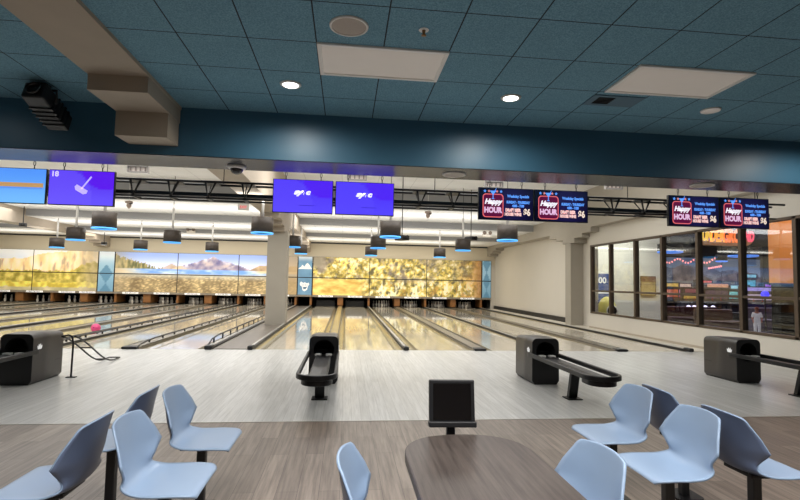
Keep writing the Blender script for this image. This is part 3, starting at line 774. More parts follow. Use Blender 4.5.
# black stage light on the blue soffit, upper left
t = thing('hanging_spotlight', 'black stage spotlight hanging from the blue ceiling at upper left', 'stage light', (-3.42, 5.8, CZ+.004))
MB().box(-.05, .05, -.05, .05, -.03, .0).tube([(0,0,-.03),(0,0,-.1)], .018, 8).build('clamp', M_black, t)
MB().tube([(-.14,0,-.22),(-.14,0,-.07),(.14,0,-.07),(.14,0,-.22)], .016, 8).build('yoke', M_black, t)
Mr = Matrix.Translation((0,.02,-.2)) @ Matrix.Rotation(math.radians(-22), 4, 'X')
MB().box(-.115, .115, -.2, .38, -.1, .1, Mr).build('lamp_body', M_black, t, bevel=.02)
m = MB()
for k in range(5): m.box(-.12, .12, -.02+k*.07, .0+k*.07, -.112, .105, Mr)
m.build('cooling_fin', M_blackm, t)
MB().lathe([(.0,0),(.07,.0),(.08,.03),(.07,.035)], n=20, M=Mr @ Matrix.Translation((0,-.2,0)) @ Matrix.Rotation(PI/2,4,'X')).build('lens', pm('dark_lens', (40,34,34), .1, spec=.8), t)

# ================================================================== SMALL FITTINGS IN THE HALL
def register(px, py, label):
    p = on_y(px, py, 11.0)
    t = thing('air_register', label, 'air register', (p.x, 11, p.z))
    m = MB()
    for a in ((-.22,.22,.055,.075),(-.22,.22,-.075,-.055),(-.22,-.2,-.055,.055),(.2,.22,-.055,.055)): m.box(a[0], a[1], -.02, .05, a[2], a[3])
    m.build('frame', pm('register_frame', (150,146,142), .5), t)
    MB().box(-.2, .2, .02, .03, -.055, .055).build('back_plate', pm('register_plate', (226,214,206), .5), t)
    for k in range(4): MB().box(-.15+k*.1-.012, -.15+k*.1+.012, -.01, .018, -.04, .04).build('louver', pm('register_louver', (130,118,112), .5), t)
    for x in (-.18, .18): MB().tube([(x,.02,.075), (x,.02,4.9-p.z)], .006, 5).build('hanger_rod', M_rail, t)
register(138, 169, 'white framed air register hung right of the broom monitor')
register(357, 177, 'white framed air register hung above the right purple monitor')
register(494, 184.5, 'white framed air register hung above the left middle happy hour monitor')
register(614, 186, 'white framed air register hung between the two happy hour pairs')
def emerg(px, py, Y, zc, label):
    p = on_y(px, py, Y)
    t = thing('hanging_emergency_light', label, 'emergency light', (p.x, Y, p.z))
    MB().box(-.2, .2, -.05, .06, -.11, .03).build('housing', pm('emergency_white', (220,212,200), .5), t, bevel=.015)
    for x in (-.13, .13):
        MB().lathe([(0,0),(.075,0),(.085,.03),(.06,.09),(0,.1)], n=16, M=Matrix.Translation((x,-.03,.07)) @ Matrix.Rotation(PI/2,4,'X')).build('lamp_head', pm('emergency_lamp', (112,98,88), .3), t)
    MB().tube([(0,.03,0),(0,.03,zc-p.z+.01)], .012, 6).build('stem', M_rail, t)
emerg(191, 231, 25.1, 3.91, 'twin head emergency light over the lake mural, left of the column')
emerg(487, 234.5, 21.5, 3.91, 'twin head emergency light left of the near lamp under the happy hour pair')
def sens(px, py, label):
    p = on_y(px, py, 17.9)
    t = thing('ceiling_sensor', label, 'ceiling sensor', (p.x, 17.9, p.z))
    MB().lathe([(0,.14),(.1,.14),(.13,.1),(.12,.06),(.05,.04),(.09,0),(.08,-.05),(.03,-.12),(0,-.13)], n=14).build('sensor_body', pm('sensor_plastic', (176,158,146), .4, var=.4, scale=14), t)
    MB().box(.02, .12, -.06, .0, .02, .09).build('side_lens', M_black, t)
    MB().tube([(0,0,.14),(0,0,4.9-p.z)], .012, 6).build('stem', M_rail, t)
sens(129, 205, 'pale ceiling sensor pod hanging right of the broom monitor')
sens(428, 215, 'pale ceiling sensor pod hanging right of the purple monitors')
def exit_sign(px, py, Y, zc, w, label, red):
    p = on_y(px, py, Y)
    t = thing('exit_sign', label, 'exit sign', (p.x, Y, p.z))
    MB().box(-w, w, -.03, .03, -w*.62, w*.62).build('housing', M_white if not red else pm('red_sign_face', (220,40,50), .4, emit=(255,40,50), es=.5), t, bevel=.01)
    MB().text('EXIT', w*.62, wall_M((0,-.035,-.01)), bold=.004).build('lettering', pm('sign_lettering', (224,110,110) if not red else (255,200,200), .4, emit=(255,110,110) if not red else (255,200,200), es=.6), t)
    MB().tube([(0,0,w*.62),(0,0,zc-p.z)], .012, 6).build('stem', M_rail, t)
exit_sign(243.5, 207, 17.9, 4.9, .19, 'small white exit sign with red letters left of the grey column', False)
exit_sign(525, 222, 21.5, 4.2, .16, 'small red exit sign just below the middle happy hour monitors', True)
def spot(px, py, Y, zc, label):
    p = on_y(px, py, Y)
    t = thing('hanging_projector', label, 'projector', (p.x, Y, p.z))
    MB().box(-.13, .13, -.2, .2, -.07, .07, Matrix.Rotation(.5, 4, 'Z')).build('body', M_black, t, bevel=.02)
    MB().lathe([(0,0),(.06,0),(.07,.08),(0,.09)], n=14, M=Matrix.Rotation(.5,4,'Z') @ Matrix.Translation((0,-.19,0)) @ Matrix.Rotation(PI/2,4,'X')).build('lens_barrel', M_hole, t)
    MB().tube([(0,0,.07),(0,0,zc-p.z+.01)], .015, 6).build('stem', M_blackm, t)
spot(104, 243.5, 26.5, 3.72, 'black projector hanging in front of the beam end above the diamond banner')
spot(23, 225, 21.0, 4.2, 'black projector hanging under the steps at far left')
spot(402, 238, 14.2, 4.9, 'small black projector beside the near lamp under the right purple monitor')
spot(471, 238.5, 17.4, 4.9, 'small black projector beside a middle distance lamp over the golden mural')
# ================================================================== CHAIRS
def table_mat():
    m, nt, b = _base('dark_wood_laminate')
    tc = N(nt, 'ShaderNodeTexCoord'); mp = N(nt, 'ShaderNodeMapping'); mp.inputs['Scale'].default_value = (60, 3, 1); nt.links.new(tc.outputs['Object'], mp.inputs[0])
    nz = N(nt, 'ShaderNodeTexNoise', Scale=1.0, Detail=6.0, Roughness=.65); nt.links.new(mp.outputs[0], nz.inputs['Vector'])
    f = math_n(nt, 'MULTIPLY_ADD', nz.outputs[0], 2.6); f.node.inputs[2].default_value = -.8; f.node.use_clamp = True
    nt.links.new(mix_col(nt, f, rgba((52,45,42)), rgba((84,75,70))), b.inputs['Base Color'])
    b.inputs['Roughness'].default_value = .34; b.inputs['Specular IOR Level'].default_value = .3
    return m
M_table = table_mat()
# profile of the one-piece shell: x forward, z up, half width, how far the sides wrap forward
KN = [(.212,.430,.190,.0),(.204,.442,.205,-.002),(.175,.450,.220,-.004),(.10,.450,.226,-.004),(.02,.444,.226,.0),(-.06,.438,.218,.008),(-.115,.443,.205,.02),
      (-.150,.462,.190,.03),(-.170,.497,.182,.042),(-.184,.542,.202,.056),(-.194,.592,.250,.072),(-.206,.66,.222,.058),(-.220,.73,.186,.036),(-.230,.780,.158,.022)]
def cat(a, b, c, d, t): return .5*((2*b)+(-a+c)*t+(2*a-5*b+4*c-d)*t*t+(-a+3*b-3*c+d)*t**3)
def prof(v):
    f = v*(len(KN)-1); i = min(int(f), len(KN)-2); t = f-i
    K = [KN[max(i-1,0)], KN[i], KN[i+1], KN[min(i+2, len(KN)-1)]]
    x, z = (cat(*[k[j] for k in K], t) for j in (0, 1))
    w = KN[i][2]*(1-t)+KN[i+1][2]*t
    if i < 9: w = cat(*[k[2] for k in K], t)
    s = KN[i][3]*(1-t)+KN[i+1][3]*t
    return x, z, w, s, f
def shell(u, v):
    x, z, w, s, f = prof(v); q = 2*u-1
    e = abs(q)**2.2
    k = sm(5.5, 9, f)
    rise = (.012*sm(1.5,5,f) - .004*(1-sm(0,2,f)))*e*(1-k)
    return Vector((x + max(s,0)*e*k*1.1, q*w, z + rise + max(s,0)*e*(1-k)*.8 - .012*e*sm(12.2,13,f)))
def make_chair(label, loc, rz):
    t = thing('chair', label, 'chair', loc, rz, None)
    g = MB().grid(shell, 20, 52); fc = min(g.bm.faces, key=lambda q: (q.calc_center_median() - Vector((.05,0,.45))).length); fc.normal_update()
    if fc.normal.z < 0: bmesh.ops.reverse_faces(g.bm, faces=g.bm.faces)
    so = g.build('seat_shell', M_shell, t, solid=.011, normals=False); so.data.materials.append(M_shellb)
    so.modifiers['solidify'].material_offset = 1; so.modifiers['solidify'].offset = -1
    MB().box(-.11, .13, -.11, .11, .405, .428).build('seat_bracket', M_blackm, t, bevel=.006)
    MB().box(-.028, .028, -.028, .028, .012, .406).build('post', M_black, t, bevel=.008)
    MB().prism(stadium(-.1,.1,-.1,.1,.04,5), (0,0,0), (0,0,.014)).build('base_plate', M_blackm, t)
    return t
CH = [((-.905,2.76,0), 0, 'pale blue chair at left facing the table, nearest of the two facing right'),
      ((-.905,3.43,0), 0, 'pale blue chair at left facing the table, farther of the two facing right'),
      ((-1.46,2.76,0), PI, 'pale blue chair at lower left turned away leftwards, its dark back in the foreground'),
      ((-1.46,3.43,0), PI, 'pale blue chair turned leftwards, mostly hidden behind the far left pair of chairs'),
      ((1.915,2.79,0), PI, 'pale blue chair at right facing the table, nearest of the two facing left'),
      ((1.925,3.42,0), PI, 'pale blue chair at right facing the table, farther of the two facing left'),
      ((2.47,2.79,0), 0, 'pale blue chair at far right turned away rightwards with its dark back in view'),
      ((2.47,3.42,0), 0, 'pale blue chair turned rightwards, only a dark sliver showing behind the farther right chair'),
      ((.225,2.13,0), -.13, 'pale blue chair tucked against the left side of the dark table'),
      ((.955,2.13,0), PI+.1, 'pale blue chair tucked against the right side of the dark table')]
ch0 = None
for loc, rz, lb in CH:
    if ch0 is None: ch0 = make_chair(lb, loc, rz)
    else: dup(ch0, loc, lb, rz)
# ================================================================== TABLE AND CONSOLE
t = thing('table', 'long dark wood grain table with a rounded end between the pale blue chairs', 'table', (.58, 1.5, 0))
o = []
for e, s_ in ((.70, 1), (-.72, -1)):
    for k in range(33):
        a_ = PI*k/32 if s_ > 0 else PI + PI*k/32; cs, sn = math.cos(a_), math.sin(a_)
        o.append(Vector((.297*math.copysign(abs(cs)**.86, cs), e + .29*math.copysign(abs(sn)**.86, sn), 0)))
MB().prism(o, (0,0,.708), (0,0,.742)).build('tabletop', M_table, t, bevel=.006, seg=2)
MB().prism([p*.999 for p in o], (0,0,.702), (0,0,.71)).build('edge_band', pm('dark_edge_band', (48,42,40), .4), t)
MB().lathe([(0,.702),(.1,.702),(.1,.695),(.042,.68),(.042,.03),(.05,.02),(.26,.012),(.26,0),(0,0)], c=(0,-.5,0), n=28).build('pedestal', M_blackm, t)
t = thing('score_console', 'black touch screen scoring console on a post at the end of the table', 'console', (.565, 2.585, 0), math.radians(-3))
MB().box(-.022, .022, -.018, .018, .012, .82).build('post', M_blackm, t, bevel=.004)
MB().box(-.09, .09, -.06, .09, 0, .014).build('base_plate', M_blackm, t, bevel=.004)
Mr = Matrix.Translation((0,-.03,.885)) @ Matrix.Rotation(math.radians(-9), 4, 'X')
MB().box(-.118, .118, -.012, .026, -.106, .112, Mr).build('housing', M_black, t, bevel=.006)
MB().box(-.122, .122, -.035, .03, -.122, -.094, Mr).build('lower_lip', M_black, t, bevel=.005)
MB().box(-.098, .098, -.0145, -.011, -.086, .094, Mr).build('screen', pm('dark_touch_glass', (16,14,15), .06, var=.1, spec=.7), t)

# ================================================================== ARCADE BEHIND THE WINDOWS
struct(MB().box(WX+.16, 24, 5.43, 27, -.12, 0).build('floor_arcade', pm('dark_arcade_carpet', (44,38,52), .9, var=.5, scale=5)))
struct(MB().box(WX+.16, 24, 6.99, 27, 3.95, 4.05).build('ceiling_arcade', pm('dark_arcade_ceiling', (52,52,56), .9)))
struct(MB().box(WX+.4, 24, 26, 26.1, 0, 3.95).build('wall_arcade', pm('arcade_grey_wall', (128,124,122), .8)))
struct(MB().box(9.1, 13.05, 19, 19.12, 0, 3.95).build('wall_corridor', pm('corridor_cream_wall', (238,235,224), .8, var=.03)))
struct(MB().box(23.9, 24, 5.43, 26, 0, 3.95).build('wall_arcade_side', pm('arcade_side_wall', (70,66,74), .8)))
def paint_ridge(p):
    x, z = p.x, p.z
    c = mixc((150,158,176), (108,122,150), sm(1.9,3.1,z))
    top = 2.15 + .75*max(0,1-abs(x-20.0)/2.6) + .5*max(0,1-abs(x-17.4)/2.2) + .3*max(0,1-abs(x-22.6)/1.2) + .3*fb(x,0,1.4,4,3)
    if z < top: c = mixc((70,64,78), (134,124,128), .5+1.8*fb(x,z,2.2,4,6))
    if z < 1.9: c = mixc((110,112,118), (140,142,140), .5+2*fb(x*.4,z,3,3,5))
    return lin(c)
t = thing('arcade_wall_mural', 'dim blue grey mountain mural on the arcade back wall behind the windows', 'mural', (0, 25.86, 0))  # wall mural, set just off the arcade back wall with no hangers
MB().grid(lambda u, v: Vector((14.2+9.4*u, 0, 1.45+1.75*v)), 120, 34, False).build('mural_panel', paint_mat('dim_mural', .55), t, paint=paint_ridge)  # panel is no lamp; glow added so the mural shows
MB().box(14.2, 23.6, .01, .08, 1.4, 3.25).build('backing_board', M_black, t)
def at(px, py, Y): return on_y(px, py, Y)
# poster and framed picture
a, b = at(597, 273, 18.98), at(611, 300, 18.98)
t = thing('poster', 'blue poster board with white numerals behind the first window pane', 'poster', ((a.x+b.x)/2, 18.95, 0))
w = (b.x-a.x)/2
MB().box(-w, w, -.03, .0, 0, 2.0).build('poster_board', pm('poster_blue', (44,78,146), .5, var=.3, scale=4, emit=(40,76,150), es=.15), t)
MB().text('00', .34, wall_M((-w*.35,-.035,1.72)), bold=.01).build('numerals', M_logo, t)
MB().box(-w, w, -.034, -.03, 1.2, 1.26).build('white_band', M_logo, t)
a, b = at(640, 276, 18.98), at(655.5, 296, 18.98)
t = thing('framed_picture', 'small framed landscape picture in tan and brown on the corridor wall', 'picture', ((a.x+b.x)/2, 18.98, (a.z+b.z)/2))
w, h = (b.x-a.x)/2, (a.z-b.z)/2
MB().box(-w, w, -.04, .0, -h, h).build('frame', pm('brown_picture_frame', (112,84,54), .4), t)
MB().grid(lambda u, v: Vector(((2*u-1)*w*.9, -.044, (2*v-1)*h*.92)), 12, 16, False).build('canvas', paint_mat('picture_paint', .3), t,
    paint=lambda p: lin(mixc(mixc((150,128,84),(186,160,110),.5+fb(p.x,p.z,6)), (120,80,60), 1 if p.z > h*.35 else 0)))
# yellow ride machine
p = at(604, 300, 17.6)
t = thing('kiddie_ride', 'rounded yellow ride machine with a dark opening behind the first window pane', 'ride', (p.x+.12, 17.6, 0))
My = pm('yellow_fibreglass', (226,214,120), .35, var=.15)
MB().lathe([(0,0),(.3,0),(.33,.1),(.3,.3),(.35,.55),(.32,.8),(.21,1.0),(.08,1.1),(0,1.11)], n=24).build('body', My, t)
MB().lathe([(0,0),(.17,0),(.18,.02),(.14,.04),(0,.03)], n=20, M=Matrix.Translation((0,-.33,.6)) @ Matrix.Rotation(PI/2,4,'X')).build('opening', M_hole, t)
MB().lathe([(.19,0),(.22,.03),(.19,.05)], n=20, M=Matrix.Translation((0,-.32,.6)) @ Matrix.Rotation(PI/2,4,'X')).build('ring_trim', M_white, t)
MB().lathe([(0,.0),(.14,.02),(.16,.1),(.1,.2),(0,.22)], c=(-.26,-.28,0), n=14).build('wheel', M_black, t)
# neon sign
NY = 15.2
a, b = at(701, 229, NY), at(756, 246.5, NY)
t = thing('neon_sign', 'glowing orange and pink lettering sign on a tan board above the arcade', 'sign', ((a.x+b.x)/2, NY, (a.z+b.z)/2))
W, Hh = (b.x-a.x), (a.z-b.z)
MB().prism([(-W/2,0,-Hh*.5),(W*.32,0,-Hh*.5),(W*.42,0,-Hh*.35),(W*.46,0,-Hh*.1),(-W/2,0,-Hh*.12)], (0,.02,0), (0,.1,0)).build('tan_board', pm('tan_sign_board', (150,112,84), .6, emit=(190,140,100), es=.25), t)
MB().prism([(-W*.5,0,-Hh*.2),(-W*.1,0,-Hh*.2),(W*.05,0,-Hh*.06),(-W*.5,0,-Hh*.02)], (0,.0,0), (0,.02,0)).build('purple_band', em('purple_sign_glow', (120,70,190), .7), t)
MB().prism([(-W*.49,0,Hh*.0),(-W*.44,0,Hh*.3),(-W*.2,0,Hh*.5),(W*.2,0,Hh*.5),(W*.46,0,Hh*.34),(W*.5,0,Hh*.2),(W*.42,0,-.0),(0,0,-.08)], (0,.022,0), (0,.06,0)).build('dark_backing', pm('sign_dark_brown', (60,30,24), .7), t)
m = MB(); sub = ((('UN', -.40, .85), em('yellow_neon', (250,200,70), 1.0)), (('DER', -.215, 1.0), em('amber_neon', (250,170,60), 1.0)), (('GRO', .045, 1.05), em('orange_neon', (250,124,52), 1.0)), (('UND', .335, .8), em('pink_neon', (250,96,124), 1.0)))
for (s, x, k), mt in sub:
    MB().text(s, Hh*1.05*k, wall_M((W*x, -.01, Hh*.08)), bold=.03, width=.5, ext=.01, shear=.12).build('letter_group', mt, t)
for x in (-W*.35, W*.3): MB().tube([(x,.05,Hh*.4),(x,.05,3.95-t.location.z)], .015, 6).build('hanger', M_blackm, t)
# arcade pendants
def arc_pend(px, py, Y, r, h, label):
    p = at(px, py, Y)
    t = thing('pendant_lamp', label, 'pendant lamp', (p.x, Y, p.z))
    MB().lathe([(r*.96,.01),(r,0),(r,h),(.02,h),(.02,h-.02),(r*.93,h-.03),(r*.96,.01)], n=24).build('shade', M_hole, t)
    MB().lathe([(0,.0),(r*.94,.0),(r*1.02,.01),(r*1.02,.05),(r,.05)], n=24).build('light_ring', em('arcade_blue_ring', (90,150,255), 1.0), t)
    MB().tube([(0,0,h),(0,0,3.95-p.z)], .012, 6).build('cord', M_blackm, t)
arc_pend(721.5, 262, 19.5, .22, .32, 'small black drum lamp with blue rim inside the arcade, under the neon sign')
arc_pend(743, 257, 13.5, .38, .28, 'wide black drum lamp with blue rim inside the arcade, right of the small one')
arc_pend(670, 253, 14.6, .36, .28, 'black drum lamp with blue rim behind the fourth window pane')
t = thing('string_lights', 'looping string of pink fairy lights high inside the arcade', 'string lights')
pts = [at(664+i*(723-664)/22, 261 + 2*math.sin(i*.9) + (.0 if i < 18 else -(i-18)*.6), 20.5) for i in range(23)] + [at(723-(i)*2.0, 266+i*.35, 20.5) for i in range(1, 8)]
MB().tube(pts, .012, 5).build('wire', M_hole, t)
E_fairy = em('fairy_light_glow', (255,150,140), 1.6)
for q in pts: MB().lathe([(0,-.05),(.035,-.02),(.035,.03),(0,.05)], c=q, n=8).build('bulb', E_fairy, t)
# pillar, its orange light put into the colour and glow
p = at(784, 300, 14.0)
t = thing('lit_pillar', 'tall pillar washed in orange light behind the last window pane', 'pillar', (p.x, 14, 0))
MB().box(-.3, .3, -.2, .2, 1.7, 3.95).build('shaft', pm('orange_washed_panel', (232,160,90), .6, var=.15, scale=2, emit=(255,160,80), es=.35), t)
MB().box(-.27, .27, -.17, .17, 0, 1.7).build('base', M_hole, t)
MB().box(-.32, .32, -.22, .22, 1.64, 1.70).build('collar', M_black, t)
# arcade cabinets
def cabinet(px, Y, label, body, screen, marq, w=.38, h=1.75):
    p = at(px, 300, Y)
    t = thing('arcade_cabinet', label, 'arcade cabinet', (p.x, Y, 0), math.radians(-25))
    s = [(-.35,0),(.4,0),(.4,h),(-.3,h),(-.32,h-.25),(-.12,h-.32),(.0,1.0),(-.42,.86),(-.42,.74),(-.3,.7)]
    MB().prism([(0,y,z) for y, z in s], (-w,0,0), (w,0,0)).build('body', pm('cabinet_'+label.split()[0], body, .4), t)
    MB().prism([(0,-.14,h-.34),(0,-.03,1.04),(0,-.045,1.035),(0,-.155,h-.345)], (-w*.86,0,0), (w*.86,0,0)).build('screen', pm('cabinet_screen_'+label.split()[0], screen, .4, var=.95, scale=7, emit=screen, es=.8), t)
    MB().box(-w*.8, w*.8, -.335, -.31, h-.2, h-.05).build('marquee', pm('marquee_'+label.split()[0], marq, .4, var=.7, scale=9, emit=marq, es=.7), t)
    MB().box(-w*.9, w*.9, -.38, -.08, .90, .93, Matrix.Rotation(.25,4,'X') @ Matrix.Translation((0,.2,.06))).build('control_panel', M_black, t)
    m = MB()
    for x in (-.2, .12): m.lathe([(0,0),(.03,0),(.03,.02),(.008,.03),(.008,.09),(.025,.1),(0,.13)], c=(x,-.26,.97), n=8)
    m.build('joystick', M_pinred, t)
cabinet(670, 22.6, 'amber topped arcade cabinet behind the fourth window pane', (40,30,34), (200,90,60), (255,170,80))
cabinet(683, 24.0, 'pink lit arcade cabinet beside the amber one', (90,60,70), (180,110,150), (255,180,160))
cabinet(703.5, 22.0, 'blue screened arcade cabinet with red lamp behind the fifth window pane', (46,40,60), (110,120,255), (255,80,80), .34, 1.9)
cabinet(716, 20.5, 'brown arcade cabinet with salmon marquee, left of the cyan one', (86,70,64), (90,70,80), (255,150,110), .5, 1.75)
cabinet(736, 21.5, 'cyan glowing arcade cabinet next to the window mullion', (60,60,70), (120,230,255), (150,210,255), .5, 1.7)
cabinet(757, 19.8, 'violet glowing wide arcade cabinet', (50,44,80), (190,170,255), (150,140,255), .6, 1.62)
cabinet(690, 20.1, 'maroon cabinet with tiny orange screen beside the window mullion', (70,30,40), (255,150,70), (120,60,70), .3, 1.5)
cabinet(727, 24.2, 'olive cabinet with pale screen far back in the arcade', (70,70,50), (220,220,190), (110,100,80), .36, 1.9)
cabinet(770, 23.0, 'magenta lit cabinet far back near the orange pillar', (60,36,60), (220,90,200), (160,80,220), .36, 1.8)
cabinet(748, 23.8, 'tall blue screened arcade cabinet behind the violet one', (40,50,80), (90,170,255), (120,190,255), .36, 2.3)
# counter with small lamps, benches
def bench(px0, px1, Y, z, label, c):
    a, b = at(px0, 320, Y), at(px1, 320, Y)
    t = thing('lounge_bench', label, 'bench', ((a.x+b.x)/2, Y, 0)); w = (b.x-a.x)/2
    mt = pm('bench_'+label.split()[0], c, .5, var=.3)
    MB().box(-w, w, -.3, .3, .08, z*.55).build('seat', mt, t, bevel=.04)
    MB().box(-w, w, .2, .34, z*.5, z).build('backrest', mt, t, bevel=.04)
    for x in (-w*.9, w*.9): MB().box(x-.04, x+.04, -.25, .3, 0, .09).build('foot', M_hole, t)
bench(666, 722, 17.0, .8, 'dark red lounge bench behind the fourth and fifth window panes', (70,34,40))
bench(700, 738, 15.2, .8, 'brown lounge bench in the arcade, near the pane left of the last', (104,78,66))
bench(748, 792, 15.8, .85, 'grey violet lounge bench behind the lower right window pane', (110,104,128))
bench(680, 735, 19.1, .95, 'black long bench in front of the arcade cabinets', (24,22,26))
M_lampw = em('counter_lamp_glow', (236,226,255), 1.8)
for px, py, lb in ((690,308,'leftmost of four small white glowing lamps on the black bench'),(696,308,'second of four small white glowing lamps on the black bench'),(706.5,308.5,'third of four small white glowing lamps on the black bench'),(714.5,310.5,'rightmost of four small white glowing lamps on the black bench')):
    p = at(px, py, 18.9); zb = .53
    t = thing('globe_lamp', lb, 'lamp', (p.x, 18.98, zb))
    MB().lathe([(0,0),(.06,0),(.06,.02),(.02,.03),(.02,max(.06,p.z-zb-.1)),(0,max(.06,p.z-zb-.1))], n=10).build('stand', M_hole, t)
    zz = max(.06,p.z-zb-.1)
    MB().lathe([(.1*math.sin(PI*k/8), zz+.1-.1*math.cos(PI*k/8)) for k in range(9)], n=12).build('globe', M_lampw, t)
for px, py, Y, c, lb in ((765,294.5,15.0,(60,60,255),'small deep blue round lamp under the orange pillar, behind the last pane'),(793,313,14.5,(150,120,255),'violet glowing lamp post at the right edge behind the last pane')):
    p = at(px, py, Y)
    t = thing('accent_lamp', lb, 'lamp', (p.x, Y, 0))
    MB().lathe([(0,0),(.12,0),(.12,.03),(.025,.05),(.025,p.z-.12),(0,p.z-.12)], n=12).build('stand', M_hole, t)
    MB().lathe([(.12*math.sin(PI*k/8), p.z-.12*math.cos(PI*k/8)) for k in range(9)], n=14).build('globe', em('accent_glow', c, 1.5), t)
p = at(783, 300, 16.5)
t = thing('menu_screen', 'small bright blue screen on a stand behind the lower right pane', 'screen', (p.x, 16.5, 0))
MB().box(-.3, .3, 0, .05, p.z-.16, p.z+.06).build('housing', M_hole, t); MB().box(-.28, .28, -.006, 0, p.z-.14, p.z+.04).build('display', em('menu_blue', (60,130,255), 1.2), t)
MB().box(-.03, .03, .01, .05, 0, p.z-.16).box(-.15, .15, -.1, .15, 0, .02).build('stand', M_hole, t)
# a small child in white seen through the lower right pane
def skin(name, verts, edges, radii, mat, parent, lv=2, root=0):
    me = bpy.data.meshes.new(name); me.from_pydata(verts, edges, []); o = bpy.data.objects.new(name, me); COL.objects.link(o); o.parent = parent; me.materials.append(mat)
    md = o.modifiers.new('skin', 'SKIN'); md.use_smooth_shade = True
    for i, r in enumerate(radii): me.skin_vertices[0].data[i].radius = (r, r) if not isinstance(r, tuple) else r
    for i in range(len(verts)): me.skin_vertices[0].data[i].use_root = i == root
    s = o.modifiers.new('subdivision', 'SUBSURF'); s.levels = lv; s.render_levels = lv
    return o
p = at(757, 318, 14.2)
t = thing('person', 'small person in white clothes standing behind the lower right window pane', 'person', (p.x, 14.2, 0), math.radians(-35))
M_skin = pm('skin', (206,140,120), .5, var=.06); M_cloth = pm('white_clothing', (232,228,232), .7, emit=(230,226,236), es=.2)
k = .95/1.75
V = [(0,0,.92),(0,0,1.12),(0,0,1.36),(0,0,1.47),(0,-.01,1.55),(0,-.015,1.66),(.09,0,.86),(.1,-.02,.48),(.1,.02,.08),(.1,-.13,.04),(-.09,0,.86),(-.1,-.02,.48),(-.1,.02,.08),(-.1,-.13,.04),
     (.17,0,1.38),(.23,.02,1.12),(.2,-.12,.92),(.19,-.18,.84),(-.17,0,1.38),(-.23,.02,1.12),(-.2,-.12,.92),(-.19,-.18,.84)]
Ed = [(0,1),(1,2),(2,3),(3,4),(4,5),(0,6),(6,7),(7,8),(8,9),(0,10),(10,11),(11,12),(12,13),(2,14),(14,15),(15,16),(16,17),(2,18),(18,19),(19,20),(20,21)]
Rd = [.12,.12,.13,.055,.095,.09,.085,.06,.042,.035,.085,.06,.042,.035,.06,.045,.035,.03,.06,.045,.035,.03]
skin('body', [tuple(c*k for c in v) for v in V], Ed, [r*k for r in Rd], M_skin, t)
cv = [0,1,2]; 
VC = [V[0],V[1],V[2],V[14],V[15],V[18],V[19],V[6],V[7],(.1,.01,.16),V[10],V[11],(-.1,.01,.16)]
skin('clothing', [tuple(c*k for c in v) for v in VC], [(0,1),(1,2),(2,3),(3,4),(2,5),(5,6),(0,7),(7,8),(8,9),(0,10),(10,11),(11,12)], [r*k for r in (.145,.145,.15,.08,.065,.08,.065,.105,.08,.065,.105,.08,.065)], M_cloth, t)
MB().lathe([(0,.115),(.06,.105),(.1,.06),(.108,.0),(.1,-.05),(.09,-.06)], n=16, M=Matrix.Scale(k,4) @ Matrix.Translation((0,.012,1.64))).build('hair', pm('reddish_hair', (150,80,66), .6), t)
m = MB()
for x in (-.035, .035): m.lathe([(.014*math.sin(PI*q/6), -.014*math.cos(PI*q/6)) for q in range(7)], n=8, M=Matrix.Scale(k,4) @ Matrix.Translation((x,-.1,1.625)))
m.build('eyes', M_hole, t)

# ================================================================== RE-CENTRE THE EMPTIES THAT WERE BUILT IN PLACE
bpy.context.view_layer.update()
for o in list(COL.objects):
    if o.type == 'EMPTY' and o.parent is None and o.location.x == 0 and o.rotation_euler.z == 0 and o.name.split('.')[0] in ('bowling_lane','lane_divider','string_lights') or (o.type == 'EMPTY' and o.parent is None and o.name.split('.')[0] in ('cliff_mural','lake_mural','forest_mural','diamond_banner','emblem_banner','arcade_wall_mural')):
        c = [ch.matrix_basis @ Vector(q) for ch in o.children for q in ch.bound_box]
        mn = Vector((min(v.x for v in c)+max(v.x for v in c), min(v.y for v in c)+max(v.y for v in c), 0))*.5
        mn.z = min(v.z for v in c)
        if 'mural' in o.name or 'banner' in o.name: mn.y = 0
        o.location = o.location + mn
        for ch in o.children: ch.location = ch.location - mn

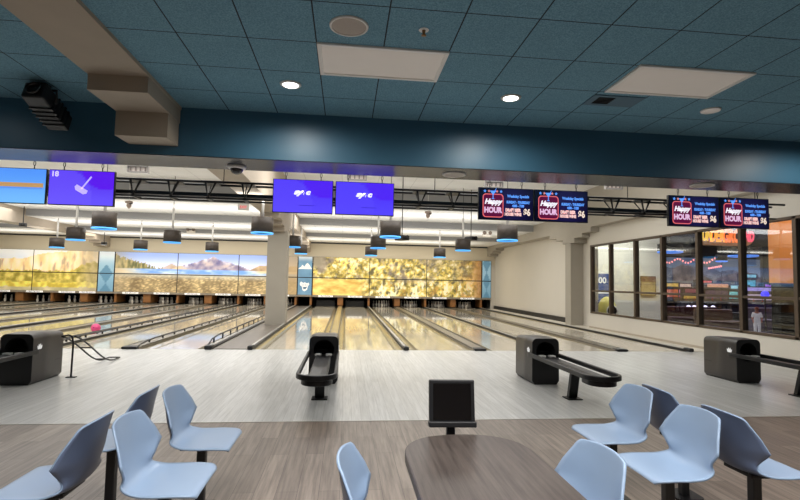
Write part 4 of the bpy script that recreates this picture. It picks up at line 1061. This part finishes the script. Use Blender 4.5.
# ================================================================== LIGHT
def area(name, loc, sx, sy, power, rot=(0,0,0), c=(255,253,250), spread=180):
    l = bpy.data.lights.new(name, 'AREA'); l.shape = 'RECTANGLE'; l.size = sx; l.size_y = sy; l.energy = power; l.color = lin(c); l.spread = math.radians(spread)
    o = bpy.data.objects.new(name, l); COL.objects.link(o); o.location = loc; o.rotation_euler = rot
    return o
def spotl(name, loc, power, ang, blend=.7, r=.06, c=(255,248,238)):
    l = bpy.data.lights.new(name, 'SPOT'); l.energy = power; l.spot_size = math.radians(ang); l.spot_blend = blend; l.shadow_soft_size = r; l.color = lin(c)
    o = bpy.data.objects.new(name, l); COL.objects.link(o); o.location = loc
    return o
w = bpy.data.worlds.new('world'); SC.world = w; w.use_nodes = True
w.node_tree.nodes['Background'].inputs[0].default_value = rgba((214,218,226)); w.node_tree.nodes['Background'].inputs[1].default_value = .16
area('hall_light', (-4.5, 11.0, 4.85), 22, 5.5, 980)
area('hall_light', (-5.5, 20, 4.05), 25, 1.6, 520); area('hall_light', (-5.5, 26.8, 3.68), 25, 1.2, 430, c=(255,246,230))
for y, z, e in ((12.5, 3.4, 330), (19.5, 3.1, 230), (23.2, 3.0, 190), (26.8, 3.0, 140)):
    area('ceiling_fill', (-5.5, y, z), 25, 1.0, e, (PI,0,0))  # unseen fill lamps over the lanes, added to brighten the white ceiling
for x in (-.655, 1.82, 6.3, -4.6): spotl('downlight_lamp', (x, 5.4, 3.59), 62 if x > -4 else 5, 174, .5)
area('concourse_light', (1.0, 1.2, 3.58), 5, 2.4, 190, spread=130); area('concourse_light', (-2.5, -1.5, 3.58), 6, 2, 60, spread=120)
area('corridor_light', (10.6, 17.4, 3.9), 2.4, 1.6, 125, c=(255,252,236))
area('arcade_light', (17, 19, 3.9), 6, 6, 280, c=(228,222,246)); area('arcade_light', (14, 13, 3.9), 4, 3, 70, c=(255,205,180))
SC.view_settings.view_transform = 'Standard'; SC.view_settings.look = 'None'; SC.view_settings.exposure = 0; SC.view_settings.gamma = 1
